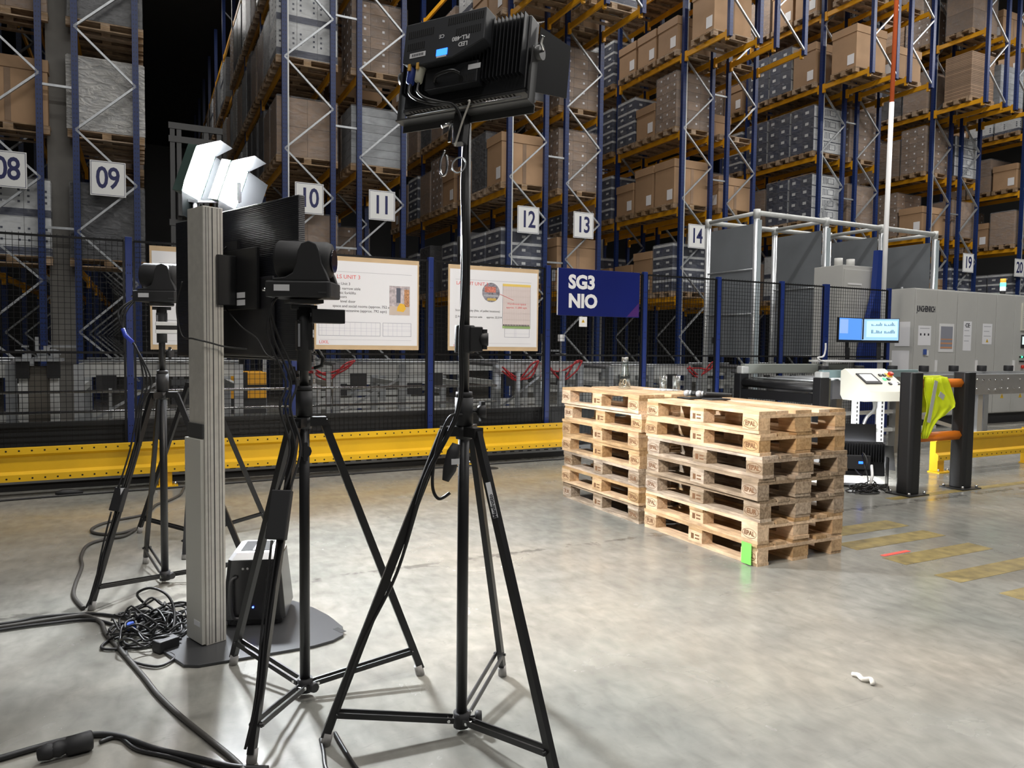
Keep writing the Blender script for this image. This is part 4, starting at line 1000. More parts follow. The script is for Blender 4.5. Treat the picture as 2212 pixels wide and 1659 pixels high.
MB().tube([(0, .0, 0), (.03, .005, 0), (.05, .01, 0), (.055, .01, 0), (.125, .022, .0), (.13, .023, 0)], [.02, .028, .022, .032, .034, .03], 14).build('connector_body', BLKM, cn)
MB().tube([(-.03, .0, -.005), (.0, .0, 0), (.03, .01, .0)], [.02, .028, .02], 10).build('connector_cap', BLKM, cn)
rc = random.Random(11); tg = MB()
for k in range(26):
    cx, cy = rc.uniform(-.03, .14), rc.uniform(3.85, 4.2); a_, b__ = rc.uniform(.06, .17), rc.uniform(.04, .13); ph = rc.uniform(0, PI); th = rc.uniform(0, PI)
    pts = []
    for t in range(14):
        u = 2*PI*t/14; x = a_*math.cos(u+ph)*(1+.2*rc.random()); y = b__*math.sin(u+ph)*(1+.2*rc.random())
        pts.append((cx+x*math.cos(th)-y*math.sin(th), cy+x*math.sin(th)+y*math.cos(th), .012+.0035*k*rc.random()+.012*rc.random()))
    tg.tube(smooth(pts, 3), .0055, 6)
o = tag(tg.build('tangled_cables', CABLEM), 'heap of tangled black cables beside the silver column', 'cables'); o['kind'] = 'stuff'
cable('power_cable', [(.04, 4.25, .02), (-.02, 4.2, .1), (-.03, 4.1, .17), (.03, 4.05, .2), (.1, 4.0, .17), (.13, 3.95, .1), (.11, 3.85, .03), (.02, 3.78, .01), (-.08, 3.8, .01), (-.1, 3.9, .01), (0, 3.95, .02)], .0065, CABLEM, 'black cable standing up in a loop above the tangle')
cable('power_cable', [(-.1, 3.95, .01), (-.16, 3.92, .01), (-.18, 3.84, .01), (-.1, 3.8, .01), (.0, 3.85, .02), (.06, 3.72, .01), (.12, 3.6, .01), (.05, 3.52, .01), (-.05, 3.62, .01), (-.08, 3.75, .01)], .0065, CABLEM, 'black cable looped flat in front of the tangle')
ad = thing('power_adapter', 'black power adapter brick at the edge of the cable heap', 'adapter', (.085, 3.72, .0), .5)
MB().box((0, 0, .03), (.1, .065, .055)).build('adapter_case', BLKM, ad, bevel=.006)
MB().cyl((.05, 0, .03), (.075, 0, .03), .008, 8).build('adapter_strain_relief', BLKM, ad)
tag(MB().box((-.06, 3.97, .05), (.04, .05, .03)).build('cable_clip', mat('blue_clip', (.02, .08, .45), .5), bevel=.004), 'small blue clip on the cable tangle', 'clip')

# ================================================================ lane portal of aluminium poles with grey screens
ALU = mat('satin_aluminium_pole', (.62, .64, .66), .35, .7)
SCR = mat('grey_acrylic_screen', (.17, .185, .2), .28, noise=.15, nscale=1.0)
pt = thing('lane_portal', 'aluminium pole portal with grey screens behind the mesh fence', 'portal', (0, 0, 0))
LX = [9.36, 11.02, 12.51, 14.08]
for x in LX:
    for y in (9.5, 10.7):
        po = MB().cyl((x, y, 0), (x, y, 3.72), .05, 14).build('pole', ALU, pt)
        MB().cyl((x, y, 3.62), (x, y, 3.78), .06, 14).build('pole_joint', GALVW, po)
for y in (9.5, 10.7): MB().cyl((9.36, y, 3.72), (14.08, y, 3.72), .045, 12).build('top_rail', GALVW, pt)
for i, x in enumerate(LX):
    MB().cyl((x, 9.5, 3.72), (x, 10.7, 3.72), .035, 12).build('side_rail', GALVW, pt)
    cuts = [1.28, 2.02, 2.78, 3.56] if i == 0 else [1.3, 2.55, 3.58]
    for a, b in zip(cuts, cuts[1:]): MB().span((x-.006, 9.58, a+.012), (x+.006, 10.62, b-.012)).build('screen', SCR, pt)
    for z in cuts[:-1]: MB().cyl((x-.02, 9.5, z), (x-.02, 10.7, z), .014, 8).build('screen_rail', GALV, pt)
    MB().span((x-.02, 9.44, .1), (x+.06, 9.46, 3.6)).build('pole_guard', mat('pale_blue_strip', (.5, .58, .62), .35, .3), pt)

wc = thing('electrical_cabinet', 'tall pale grey electrical cabinet behind the mesh fence', 'cabinet', (10.5, 8.72, 0))
MB().span((.06, 0, .12), (.86, .6, 2.85)).build('case', RAL, wc, bevel=.006)
MB().span((.07, .02, 0), (.85, .58, .12)).build('plinth', BLKM, wc)
MB().span((.08, -.018, .2), (.84, -.001, 2.78)).build('door', RAL, wc, bevel=.003)
MB().span((.16, -.026, 2.52), (.5, -.018, 2.55)).build('vent_hood', WHITE, wc)
MB().span((.25, -.03, 1.78), (.36, -.018, 1.88)).build('switch_plate', mat('switch_yellow', (.85, .6, .05), .4), wc)
MB().cyl((.3, -.03, 1.83), (.3, -.06, 1.83), .03, 12).build('main_switch', mat('switch_red', (.7, .03, .02), .4), wc)
for x in (.3, .6): MB().cyl((x, .3, 2.85), (x, .3, 3.0), .07, 12).build('fan_cowl', RAL, wc)
bw = MB().prism([(10.82, .0), (11.3, .0), (11.32, 1.95), (11.32, 3.12), (11.22, 3.12), (11.18, 2.4), (10.85, 1.3)], -8.66, -8.56, M=MY)
tag(bw.build('blue_support', mat('blue_support_paint', (.012, .035, .2), .45)), 'blue tapered steel support beside the pale electrical cabinet', 'support')
pp = thing('cable_duct', 'thin white pipe rising from the control cabinets, orange above', 'pipe', (12.47, 9.36, 0))
MB().cyl((-.05, 0, .6), (.0, 0, 6.0), .045, 10).build('white_pipe', WHITE, pp)
MB().cyl((0, 0, 6.0), (.1, 0, 13.5), .04, 10).build('orange_pipe', mat('orange_duct', (.85, .16, .04), .5), pp)

# ---------------------------------------------------------------- row of control cabinets
def cabinet(i, label):
    o = thing('control_cabinet', label, 'cabinet', (12.57+i*1.22, 8.8, 0), 0, 'row of grey control cabinets')
    MB().span((0, .02, .2), (1.216, .6, 2.56)).build('case', RAL, o, bevel=.005)
    MB().span((0, .03, 0), (1.216, .58, .2)).build('plinth', BLKM, o)
    for k in range(2):
        d = MB().span((.008+k*.604, -.005, .215), (.604+k*.604, .018, 2.54)).build('door', RAL, o, bevel=.004)
        warn_tri(d, .3+k*.62, -.007, .5, .11)
    MB().span((.6, -.035, 1.0), (.645, -.006, 1.25)).build('door_handle', WHITE, o, bevel=.003)
    for x in (.03, 1.18): MB().cyl((x, .3, 2.56), (x, .3, 2.59), .02, 8).build('lifting_eye', GALV, o)
    return o
c0 = cabinet(0, 'first grey control cabinet, with maker name on its door')
put('maker_lettering', text_mesh('JUNGHEINRICH', .12, INK, .003, 'LEFT', .92), c0, (.04, -.007, 2.18), rot=(PI/2, 0, 0)).scale = (.66, 1.25, 1)
def sheet(o, x, z, w, h, lines, name='notice'):
    s = MB().span((x, -.0085, z), (x+w, -.006, z+h)).build(name, PAPER, o)
    m_ = MB()
    for k in range(lines): m_.span((x+w*.12, -.0092, z+h*(.85-k*.7/max(1, lines))), (x+w*(.88 if k % 2 == 0 else .7), -.0086, z+h*(.85-k*.7/max(1, lines))+.012))
    if lines: m_.build('printed_lines', PAPERG, s)
    return s
s = sheet(c0, .1, 1.52, .36, .36, 1)
for k in range(3): MB().span((.15+k*.11, -.0095, 1.7), (.19+k*.11, -.0088, 1.74)).build('printed_symbol', INK, s)
MB().span((.26, -.03, 1.35), (.33, -.006, 1.45)).build('key_tag', mat('blue_tag', (.05, .1, .35), .5), c0); MB().span((.35, -.02, 1.33), (.4, -.006, 1.43)).build('key_tag', WHITE, c0)
gr_ = MB().span((.7, -.012, 1.4), (1.13, -.006, 1.93)).build('window_frame', WHITE, c0)
MB().span((.74, -.0135, 1.46), (1.09, -.0122, 1.88)).build('window_pane', mat('cabinet_window', (.3, .31, .36), .2), gr_)
MB().span((.74, -.0145, 1.47), (1.09, -.0137, 1.5)).span((.74, -.0145, 1.55), (1.09, -.0137, 1.58)).span((.74, -.0145, 1.63), (1.09, -.0137, 1.65)).build('terminal_rows', mat('terminal_orange', (.6, .3, .16), .5), gr_)
c1 = cabinet(1, 'second grey control cabinet, with CE plate and warning notice')
s = sheet(c1, .2, 1.43, .25, .56, 4); put('printed_mark', text_mesh('CE', .11, INK, .002, 'CENTER'), s, (.32, -.0095, 1.91), rot=(PI/2, 0, 0))
s = sheet(c1, .8, 1.56, .3, .4, 3); warn_tri(s, .95, -.0095, 1.6, .08)
c2 = cabinet(2, 'third grey control cabinet, with operator display and buttons')
fg = MB().span((.82, -.03, 1.85), (1.17, -.006, 2.4)).build('fan_grille', RALW, c2)
fgm = MB()
for k in range(12): fgm.span((.85, -.032, 1.9+k*.038), (1.14, -.0302, 1.912+k*.038))
fgm.build('grille_slot', PAPERG, fg)
dp = MB().span((.86, -.02, 1.5), (1.03, -.006, 1.76)).build('operator_display', BLKM, c2); MB().span((.88, -.0215, 1.57), (1.01, -.0202, 1.73)).build('display_screen', mat('pale_lcd', (.6, .75, .72), .3, emit=.7), dp)
for r in range(2):
    for k in range(4): MB().cyl((.84+k*.055, -.006, 1.32-r*.09), (.84+k*.055, -.03, 1.32-r*.09), .018, 10).build('push_button', BLK if (r, k) != (0, 1) else mat('green_button', (.05, .7, .3), .4, emit=2), c2)
MB().cyl((.93, -.006, 1.12), (.93, -.05, 1.12), .035, 12).build('emergency_stop', mat('stop_red', (.7, .04, .02), .4), c2)
MB().cyl((.89, -.006, 1.0), (.89, -.03, 1.0), .02, 10).build('key_switch', BLK, c2)
cabinet(3, 'fourth grey control cabinet, at the right picture edge')
for x, z, w, h in ((0, 1.5, .3, .45), (0, 1.02, .35, .4)):
    o = tag(MB().span((12.562, 8.88, z), (12.566, 8.88+w, z+h)).build('taped_notice', PAPER), '%s paper taped to the side of the first control cabinet' % ('upper' if z > 1.2 else 'lower'), 'notice', 'papers taped on the cabinet side')
bk = thing('signal_beacon', 'small stack light glowing green on top of the control cabinets', 'beacon', (15.45, 8.95, 2.56))
for z, mt in ((0, BLKM), (.08, mat('beacon_white', (.8, .85, .85), .3, emit=1.5)), (.16, mat('beacon_green', (.05, .9, .5), .3, emit=5)), (.24, mat('beacon_amber', (.8, .4, .05), .3, emit=.6))):
    MB().cyl((0, 0, z), (0, 0, z+.078), .05, 14).build('beacon_segment', mt, bk)

# ---------------------------------------------------------------- roller conveyor
cvr = thing('roller_conveyor', 'long roller conveyor with black end frame in front of the control cabinets', 'conveyor', (7.78, 6.75, 0))
STEEL = mat('conveyor_side_steel', (.42, .42, .42), .35, .6, noise=.1, nscale=3)
DKST = mat('conveyor_dark_grey', (.09, .09, .095), .4)
for y in (0, 1.1):
    MB().span((1.5, y-.015, .78), (11, y+.015, 1.08)).build('side_beam', STEEL, cvr)
    MB().span((.25, y-.02, .78), (1.5, y+.02, 1.02)).build('side_beam', DKST, cvr)
dots = MB()
rd = random.Random(5)
for k in range(60):
    x = 1.6+k*.155
    for z in (.86, 1.0): 
        if rd.random() < .75: dots.cyl((x, -.0155, z+rd.uniform(-.02, .02)), (x, -.025, z), .014, 8)
d_ = dots.build('bolt_heads', CHROME, cvr); d_['kind'] = 'stuff'
rm = MB().cyl((0, .03, 0), (0, 1.07, 0), .04, 12).mesh('roller', GALV)
for k in range(70): put('roller', rm, cvr, (.4+k*.15, 0, 1.0))
for k in range(9): MB().cyl((1.4+k*.78, 1.12, 1.08), (1.4+k*.78, 1.12, 1.18), .075, 14).build('drive_cap', BLKM, cvr, bevel=.01)
# black end frame
for y in (0, 1.42): MB().span((-.02, y-.06, 0), (.14, y+.06, 1.06)).build('end_post', BLK, cvr, bevel=.004)
MB().span((.14, -.065, .3), (.16, .065, 1.05)).build('end_post_cheek', mat('olive_black', (.05, .048, .035), .35), cvr)
MB().cyl((.06, .06, .93), (.06, 1.36, .93), .06, 16).build('end_roller', BLK, cvr)
MB().span((.0, .05, .72), (.1, 1.38, .84)).build('end_beam', BLK, cvr)
for k in range(6): MB().cyl((.2+k*.03, .06, 1.0), (.2+k*.03, 1.36, 1.0), .012, 8).build('transfer_rod', GALV, cvr)
MB().span((.0, .1, .56), (.08, 1.3, .62)).build('cross_rod', GALV, cvr)
GREENG = mat('grey_green_guide', (.3, .32, .29), .4, .2)
g_ = MB().span((.05, 1.34, 1.06), (2.2, 1.44, 1.2)).build('guide_rail', GREENG, cvr, bevel=.01)
g_ = MB().span((.02, -.06, 1.06), (1.9, .02, 1.16)).build('guide_rail', mat('blue_green_guide', (.22, .31, .32), .4, .2), cvr, bevel=.01)
MB().span((-.02, -.07, 1.06), (.14, .05, 1.14)).build('rail_end_cap', GALVW, cvr, bevel=.02)
MB().span((-.02, 1.33, 1.06), (.12, 1.45, 1.17)).build('rail_end_cap', GALVW, cvr, bevel=.02)
for x in (1.55, 3.4, 5.2, 7.0, 9.0):
    for y in (.06, 1.04): MB().span((x, y-.05, 0), (x+.12, y+.05, .8)).build('leg', ALU if x > 2 else mat('brushed_dark_leg', (.3, .29, .27), .3, .8), cvr)
for z in (.3, .55): MB().span((.5, .05, z), (2.5, .09, z+.05)).build('lower_rail', GALVW, cvr)
MB().bar((1.9, .1, .55), (3.4, .1, .2), .05, .05).build('lower_brace', ALU, cvr)

# ---------------------------------------------------------------- operator console
oc = thing('operator_console', 'pale sloping operator console with touch screen on slotted legs', 'console', (8.06, 6.15, 0), -.2); oc.scale = (1.15, 1.15, 1.02)
Mx = Matrix(((0, 0, 1, 0), (1, 0, 0, 0), (0, 1, 0, 0), (0, 0, 0, 1)))
MB().prism([(-.16, .79), (.16, .79), (.2, .85), (.2, 1.14), (.14, 1.17), (-.25, .91)], -.26, .26, M=Mx).build('console_box', RALW, oc, bevel=.004)
fu = Vector((0, .39, .26)).normalized(); fn_ = Vector((0, -.26, .39)).normalized(); cc = Vector((0, -.055, 1.04))
def on_face(name, u, v, w, h, t, mt, par=oc):
    Mf = Matrix((Vector((1, 0, 0)), fu, fn_)).transposed().to_4x4(); Mf.translation = cc+Vector((1, 0, 0))*u+fu*v
    return MB().box((0, 0, t/2), (w, h, t), M=Mf).build(name, mt, par)
sc_ = on_face('touch_screen', -.1, .02, .2, .2, .012, BLKM); on_face('screen_glass', -.1, .03, .15, .13, .0135, mat('pale_screen', (.55, .65, .66), .2, emit=.5))
for u, v, mt in ((.09, .09, BLK), (.14, .09, BLK), (.09, .01, mat('green_key', (.05, .6, .2), .4, emit=1)), (.14, .01, BLK), (.1, -.08, BLK), (.2, -.08, BLK)): on_face('push_button', u, v, .03, .035, .014, mt)
on_face('white_button', .15, -.08, .045, .045, .02, mat('white_button', (.9, .9, .9), .4, emit=2))
on_face('stop_plate', .2, .09, .06, .07, .01, mat('stop_yellow', (.85, .6, .05), .4)); on_face('emergency_stop', .215, .09, .04, .04, .045, mat('console_red', (.75, .04, .02), .4))
for x in (-.2, .12):
    lg_ = MB().span((x-.03, .0, 0), (x+.03, .05, .82)).build('leg', mat('white_slotted_leg', (.75, .76, .78), .4), oc)
    sl_ = MB()
    for k in range(15): sl_.box((x, -.001, .06+k*.05), (.016, .002, .028))
    sl_.build('leg_slots', DKGREY, lg_)['kind'] = 'stuff'
MB().span((-.2, .01, .4), (.12, .04, .44)).build('cross_tie', GALVW, oc)
MB().tube(smooth([(.05, .05, .8), (.0, -.02, .68), (-.08, .0, .58), (-.1, .03, .4), (-.1, .03, .02)], 4), .018, 8).build('cable_conduit', mat('steel_conduit', (.4, .41, .42), .3, .7), oc)

# ---------------------------------------------------------------- desk with two monitors
dk = thing('standing_desk', 'white narrow standing desk behind the conveyor under two monitors', 'desk', (9.3, 8.0, 0))
MB().span((0, -.08, 1.23), (1.5, .26, 1.26)).build('desk_top', WHITE, dk, bevel=.004)
for x in (.1, 1.35): MB().span((x, .02, 0), (x+.06, .08, 1.23)).build('desk_leg', WHITE, dk)
MB().tube(smooth([(.0, -.04, 1.24), (-.1, -.04, 1.26), (-.12, -.02, 1.3), (.02, 0, 1.32), (.06, 0, 1.42), (.06, 0, 1.52)], 4), .014, 8).build('desk_pipe', WHITE, dk)
SCB = mat('monitor_glow', (.3, .55, .85), .2, emit=.55, ecol=(.33, .58, .9)); SCB2 = mat('monitor_glow_deep', (.1, .3, .8), .2, emit=.6, ecol=(.1, .28, .8))
def monitor(label, x, y, a, mt, bars):
    o = thing('monitor', label, 'monitor', (x, y, 1.2615), a, 'monitors on the standing desk')
    MB().span((-.28, -.02, .28), (.28, .02, .67)).build('housing', BLK, o, bevel=.004)
    s_ = MB().span((-.27, -.0225, .32), (.27, -.0202, .66)).build('screen', mt, o)
    if bars:
        wn = MB().span((-.2, -.0235, .37), (.25, -.0228, .63)).build('window_area', mat('screen_pale', (.6, .8, .9), .3, emit=.55, ecol=(.45, .72, .9)), s_)
        cb = MB(); rb = random.Random(2)
        for r in range(2):
            for c_ in range(2):
                for k in range(9):
                    h_ = rb.uniform(.01, .06); cb.span((-.13+c_*.19+k*.018, -.0243, .43+r*.12), (-.12+c_*.19+k*.018, -.0238, .43+r*.12+h_))
        cb.build('screen_chart', mat('chart_blue', (.08, .25, .45), .4), wn)
        MB().span((-.262, -.0235, .33), (-.24, -.0228, .66)).build('screen_sidebar', INK, s_)
    else:
        MB().span((-.26, -.0235, .42), (-.06, -.0228, .64)).build('window_area', mat('screen_lilac', (.3, .45, .9), .3, emit=.6, ecol=(.22, .38, .85)), s_)
    MB().span((-.03, .02, .1), (.03, .045, .5)).build('stand_neck', BLK, o); MB().span((-.12, -.06, 0), (.12, .1, .012)).span((-.03, .0, .01), (.03, .04, .2)).build('stand_foot', BLK, o, bevel=.004)
    return o
monitor('left monitor with a deep blue screen, angled on the standing desk', 10.02, 8.12, .05, SCB2, False)
monitor('right monitor showing bar charts on the standing desk', 10.66, 8.06, -.75, SCB, True)
kb = tag(MB().box((10.2, 7.98, 1.272), (.5, .12, .02)).build('keyboard', BLK, bevel=.004), 'black keyboard on the standing desk', 'keyboard')
bx_ = tag(MB().box((10.5, 8.62, 1.38), (.5, .12, .3)).build('junction_box', RAL, bevel=.005), 'grey junction box behind the monitors', 'junction box')

# ---------------------------------------------------------------- pedestrian barrier and vest
br = thing('pedestrian_barrier', 'black barrier posts with two orange rails beside the conveyor', 'barrier', (6.79, 4.76, 0))
for x in (0, .84):
    po = MB().prism([(x-.085, -.055), (x-.055, -.085), (x+.055, -.085), (x+.085, -.055), (x+.085, .055), (x+.055, .085), (x-.055, .085), (x-.085, .055)], .01, 1.21).build('post', BLK, br, bevel=.01)
    MB().span((x-.15, -.13, 0), (x+.15, .13, .012)).build('base_plate', mat('base_plate_black', (.02, .02, .02), .4), po)
    for sx in (-1, 1):
        for sy in (-1, 1): MB().cyl((x+sx*.115, sy*.1, .012), (x+sx*.115, sy*.1, .04), .014, 8).build('anchor_bolt', CHROME, po)
for z in (1.1, .56): MB().tube([(.08, 0, z), (.76, 0, z)], .05, 6).build('rail', ORANGE, br)
VEST = mat('neon_yellow_fabric', (.72, .85, .01), .6, noise=.06, nscale=6, bump=.3, bscale=9)
VESTR = mat('reflective_strip', (.6, .62, .6), .3, .3)
vest = thing('safety_vest', 'neon yellow safety vest hanging over the upper orange rail', 'vest', (7.02, 4.76, 0))
def cloth(rows, th=.008):
    """rows of points top to bottom -> thick cloth sheet"""
    m_ = MB(); n = len(rows[0]); k = len(rows); vs = [Vector(p) for r in rows for p in r]
    vs2 = [v+Vector((0, th, 0)) for v in vs]; N0 = len(vs)
    fs = []
    for i in range(k-1):
        for j in range(n-1):
            a, b_, c, d = i*n+j, i*n+j+1, (i+1)*n+j+1, (i+1)*n+j
            fs += [(a, d, c, b_), (a+N0, b_+N0, c+N0, d+N0)]
    for i in range(k-1):
        for j in (0, n-1): a, d = i*n+j, (i+1)*n+j; fs.append((a, a+N0, d+N0, d) if j else (d, d+N0, a+N0, a))
    for j in range(n-1):
        fs.append((j, j+1, j+1+N0, j+N0)); b0 = (k-1)*n+j; fs.append((b0+1, b0, b0+N0, b0+1+N0))
    return m_.add(vs+vs2, fs, 0, True)
def drape(y0, zt, outline):
    rows = []
    for z, xl, xr in outline:
        rows.append([(xl+(xr-xl)*t/10, y0-.012*math.sin(t*1.7+z*9)-.02*(1 if z < 1.0 else .3), z) for t in range(11)])
    return rows
cloth(drape(-.066, 1.16, [(1.165, -.12, .2), (1.1, -.13, .24), (1.0, -.13, .3), (.9, -.12, .34), (.86, -.12, .34), (.82, -.12, .26), (.78, -.13, .2), (.74, -.14, .1), (.68, -.15, .02), (.62, -.15, -.03), (.56, -.15, -.09)])).build('vest_front', VEST, vest)
cloth(drape(.085, 1.16, [(1.165, -.12, .2), (1.05, -.12, .24), (.95, -.12, .26), (.86, -.1, .26), (.8, -.1, .24)])).build('vest_back', VEST, vest)
cloth([[(-.12+.32*t/6, -.06, 1.166) for t in range(7)], [(-.12+.32*t/6, .0, 1.178) for t in range(7)], [(-.12+.32*t/6, .063, 1.166) for t in range(7)]], .004).build('vest_fold', VEST, vest)
MB().bar((.0, -.1, 1.13), (-.1, -.105, .72), .004, .05, upv=(1, 0, 0)).build('reflective_strip', VESTR, vest)
MB().bar((.06, -.098, 1.0), (.13, -.1, .96), .004, .055, upv=(0, 0, 1)).build('reflective_strip', VESTR, vest)
# ---------------------------------------------------------------- floor lamp aimed at the conveyor
fl2 = thing('floor_spotlight', 'black LED spotlight standing on the floor beside the pallets', 'spotlight', (6.66, 5.28, 0), -.62); fl2.scale = (1.2, 1.2, 1.2)
MB().box((0, 0, .24), (.5, .1, .3), M=Matrix.Rotation(-.25, 4, 'X')).build('housing', FB, fl2, bevel=.008)
fin2 = MB().box((0, 0, 0), (.004, .05, .16)).mesh('cooling_fin', FB)
for k in range(22): put('cooling_fin', fin2, fl2, (-.23+k*.022, -.02, .3))
MB().box((0, .051, .24), (.44, .004, .24), M=Matrix.Rotation(-.25, 4, 'X')).build('diffuser', mat('lit_floor_diffuser', (1, 1, 1), .5, emit=80, ecol=(.95, .97, 1)), fl2)
MB().box((.0, -.06, .22), (.22, .05, .12)).build('control_box', BLKM, fl2, bevel=.004)
MB().box((.03, -.0865, .22), (.035, .003, .02)).build('display', mat('floor_blue_lcd', (.02, .1, .9), .3, emit=3, ecol=(.02, .12, 1)), fl2)
MB().box((0, .14, .46), (.46, .003, .17), M=None).build('barn_door', BLK, fl2).rotation_euler = (-.1, 0, 0)
MB().bar((.25, .05, .36), (.33, .22, .12), .16, .003).build('barn_door', BLK, fl2); MB().bar((-.25, .05, .36), (-.33, .22, .12), .16, .003).build('barn_door', BLK, fl2)
MB().span((-.28, -.04, 0), (.28, .1, .012)).span((-.28, -.02, 0), (-.272, .04, .26)).span((.272, -.02, 0), (.28, .04, .26)).build('floor_bracket', BLK, fl2)
MB().tube([(.12, -.08, .2), (.11, -.14, .12), (.08, -.2, .05)], .012, 8).build('white_plug', WHITE, fl2)
rc = random.Random(4); tg = MB()
for k in range(9):
    cx, cy = rc.uniform(6.42, 6.62), rc.uniform(4.92, 5.05); a_, b__ = rc.uniform(.08, .16), rc.uniform(.05, .09); ph = rc.uniform(0, PI)
    tg.tube(smooth([(cx+a_*math.cos(2*PI*t/12+ph)*(1+.2*rc.random()), cy+b__*math.sin(2*PI*t/12+ph), .01+.012*k*rc.random()) for t in range(13)], 3), .006, 6)
o = tag(tg.build('coiled_cables', CABLEM), 'black cable coils in front of the floor spotlight', 'cables'); o['kind'] = 'stuff'
cable('power_cable', [(6.55, 5.18, .2), (6.5, 5.05, .16), (6.5, 5.0, .3), (6.56, 5.1, .38), (6.64, 5.16, .3), (6.62, 5.08, .12), (6.5, 5.0, .03)], .006, CABLEM, 'black cable looping up over the floor spotlight')

# ================================================================ transfer conveyors behind the fence
def station(label, x0, x1, y0, y1, z):
    o = thing('transfer_conveyor', label, 'conveyor', (x0, y0, 0), 0, 'transfer conveyors before the racks'); W, D = x1-x0, y1-y0
    for y in (0, D):
        MB().span((0, y-.02, z-.16), (W, y+.02, z)).build('side_beam', GALVW, o)
        MB().span((0, y-.02, .42), (W, y+.02, .52)).build('lower_beam', GALVW, o)
        MB().cyl((0, y-.03, z+.02), (W, y-.03, z+.02), .012, 8).build('edge_rod', GALV, o)
    for x in ((0, W/2, W) if W > 1.5 else (0, W)):
        for y in (0, D): MB().span((x-.05, y-.04, 0), (x+.05, y+.04, z-.02)).build('leg', GALV, o)
        MB().span((x-.03, 0, z-.34), (x+.03, D, z-.26)).build('cross_beam', GALVW, o)
    n = max(3, int(W/.22)); me = cached(('rol', D), lambda: MB().cyl((0, .03, 0), (0, D-.03, 0), .03, 10).mesh('roller', DKST))
    for k in range(n): put('roller', me, o, ((k+.5)*W/n, 0, z-.03))
    for q in (.1, .7): MB().span((q*W, -.05, z-.34), ((q+.12)*W, -.02, z-.14)).build('drive_motor', BLKM, o)
    MB().bar((.1, 0, .52), (W*.5, 0, z-.2), .03, .03).build('diagonal_brace', GALV, o)
    return o
station('transfer conveyor behind the fence at the far left picture edge', -3.3, -1.25, 9.5, 10.9, 1.18)
station('transfer conveyor behind the fence just left of the television', -.62, 1.05, 9.5, 10.9, 1.18)
station('transfer conveyor behind the fence below the forklift poster', 2.35, 4.2, 10.0, 11.4, 1.16)
station('transfer conveyor behind the fence below the layout poster', 4.75, 6.2, 10.0, 11.4, 1.16)
station('transfer conveyor behind the fence below the navy sign', 6.7, 8.3, 9.9, 11.3, 1.12)
station('transfer conveyor behind the fence inside the aluminium portal', 9.7, 10.75, 9.7, 11.6, 1.1)
station('transfer conveyor behind the fence right inside the portal', 11.3, 12.3, 9.9, 11.6, 1.1)
for i, (num, w_) in enumerate((('10', 'row signed ten'), ('12', 'row signed twelve'), ('14', 'row signed fourteen'))):
    x = RACKX[num]+.1
    station('feed conveyor leading into the %s' % w_, x, x+2.2, 12.3, 14.2, .9)
# end lift between the left stations
lf = thing('pallet_lift', 'steel lift head with two posts behind the fence at left', 'lift', (-.98, 9.35, 0))
for x in (-.14, .14): MB().span((x-.04, -.05, 0), (x+.04, .05, 1.1)).build('post', GALVW, lf); MB().span((x-.06, -.08, 1.02), (x+.06, -.03, 1.2)).build('drive_block', BLK, lf)
MB().span((-.1, -.02, 0), (.1, .04, 1.15)).build('back_plate', mat('brown_steel', (.1, .09, .075), .5), lf)
hd_ = MB(); rh = random.Random(9)
for k in range(22): x, y, z = rh.uniform(-.22, .22), rh.uniform(-.1, .2), rh.uniform(1.2, 1.36); hd_.box((x, y, z), (rh.uniform(.03, .09), rh.uniform(.04, .1), rh.uniform(.02, .06)))
hd_.span((-.22, -.1, 1.2), (.22, .2, 1.23)).span((-.03, -.02, 1.3), (.0, .02, 1.46)).build('lift_head', GALV, lf)
oc_ = thing('shuttle_carriage', 'amber shuttle carriage behind the fence under the television', 'carriage', (1.32, 11.2, 0))
MB().span((-.32, 0, .62), (.3, .5, 1.0)).build('body', YELB, oc_, bevel=.01)
MB().span((-.33, -.01, .78), (.31, .0, .82)).span((-.02, -.012, .62), (.04, .0, 1.0)).build('cable_chain', BLK, oc_)
MB().span((-.32, .02, .4), (.3, .48, .62)).build('chassis', BLKM, oc_)
for x in (-.3, .26): MB().span((x, .05, 0), (x+.05, .1, 1.3)).build('guide_post', GALV, oc_)
RED = mat('red_hose', (.4, .02, .025), .45)
rh = random.Random(21)
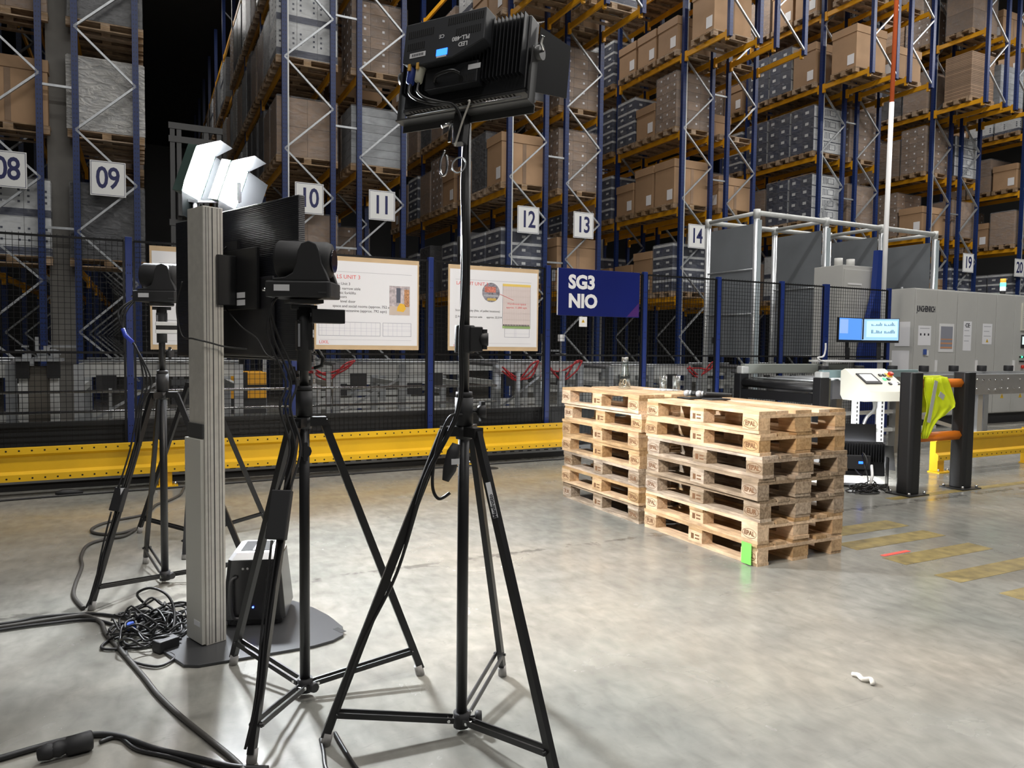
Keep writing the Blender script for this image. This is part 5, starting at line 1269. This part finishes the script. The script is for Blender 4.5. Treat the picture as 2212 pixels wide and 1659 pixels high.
for i, (x, y, lab) in enumerate(((2.2, 9.75, 'under the forklift poster'), (5.0, 9.75, 'left below the navy sign'), (5.75, 9.72, 'right below the navy sign'), (8.4, 9.7, 'beside the portal pole'))):
    o = thing('red_hose_bundle', 'bundle of dark red hoses behind the fence '+lab, 'hose', (0, 0, 0), 0, 'red hoses')
    MB().span((x-.03, y+.02, 0), (x+.03, y+.08, 1.05)).build('hose_post', GALV, o)
    for k in range(3): MB().tube(smooth([(x-.25+rh.uniform(-.05, .05), y, 1.05+.03*k), (x, y+.05, 1.0+rh.uniform(-.1, .1)), (x+.2, y, 1.05+rh.uniform(-.1, .15)), (x+.35, y+.05, 1.2)], 4), .014, 6).build('hose', RED, o)
# sensor brackets
for i, (x, y, lab) in enumerate(((5.3, 9.6, 'left of the carafe'), (5.62, 9.6, 'behind the carafe'), (7.1, 9.6, 'above the two glasses'), (2.0, 9.7, 'beside the forklift poster foot'), (8.6, 9.6, 'at the portal pole'))):
    o = thing('sensor_bracket', 'thin steel sensor bracket behind the fence '+lab, 'bracket', (x, y, 0), 0, 'sensor brackets')
    MB().span((-.012, 0, .9), (.012, .02, 1.55)).span((-.1, 0, 1.3), (.1, .02, 1.32)).build('rod', CHROME, o); MB().span((-.04, -.03, 1.5), (.04, .03, 1.6)).build('sensor', WHITE if i % 2 else BLKM, o)
    MB().span((-.03, -.02, 0), (.03, .04, .9)).build('bracket_post', GALV, o)
# stacker crane far down the left aisle
cr = thing('stacker_crane', 'grey narrow aisle crane mast standing in the dark left aisle', 'crane', (1.2, 19.0, 0))
CRG = mat('crane_grey', (.16, .165, .17), .45)
for x in (-.5, -.36, .22, .5): MB().span((x-.05, -.06, .3), (x+.05, .06, 6.35)).build('mast_post', CRG, cr)
for z in (.4, 2.2, 4.1, 6.0, 6.3): MB().span((-.58, -.08, z), (.58, -.02, z+.14)).build('cross_member', CRG, cr)
MB().span((-.4, -.3, 4.3), (.4, .1, 4.4)).span((-.4, -.3, 4.4), (-.36, .1, 5.2)).span((.36, -.3, 4.4), (.4, .1, 5.2)).build('lifting_carriage', CRG, cr)
MB().span((-.6, -.6, .0), (.6, .8, .35)).build('chassis', mat('crane_base', (.05, .05, .055), .5), cr)
# pale edge strips on the end frames of the aisle side rows
for num in ('10', '12', '14', '16', '18', '20'):
    rk = [o for o in C.objects if o.name.startswith('pallet_rack') and abs(o.location.x-RACKX[num]) < 1e-4][0]
    MB().span((.102, -.05, .3), (.13, -.03, 12.5)).build('edge_strip', GALVW, rk)
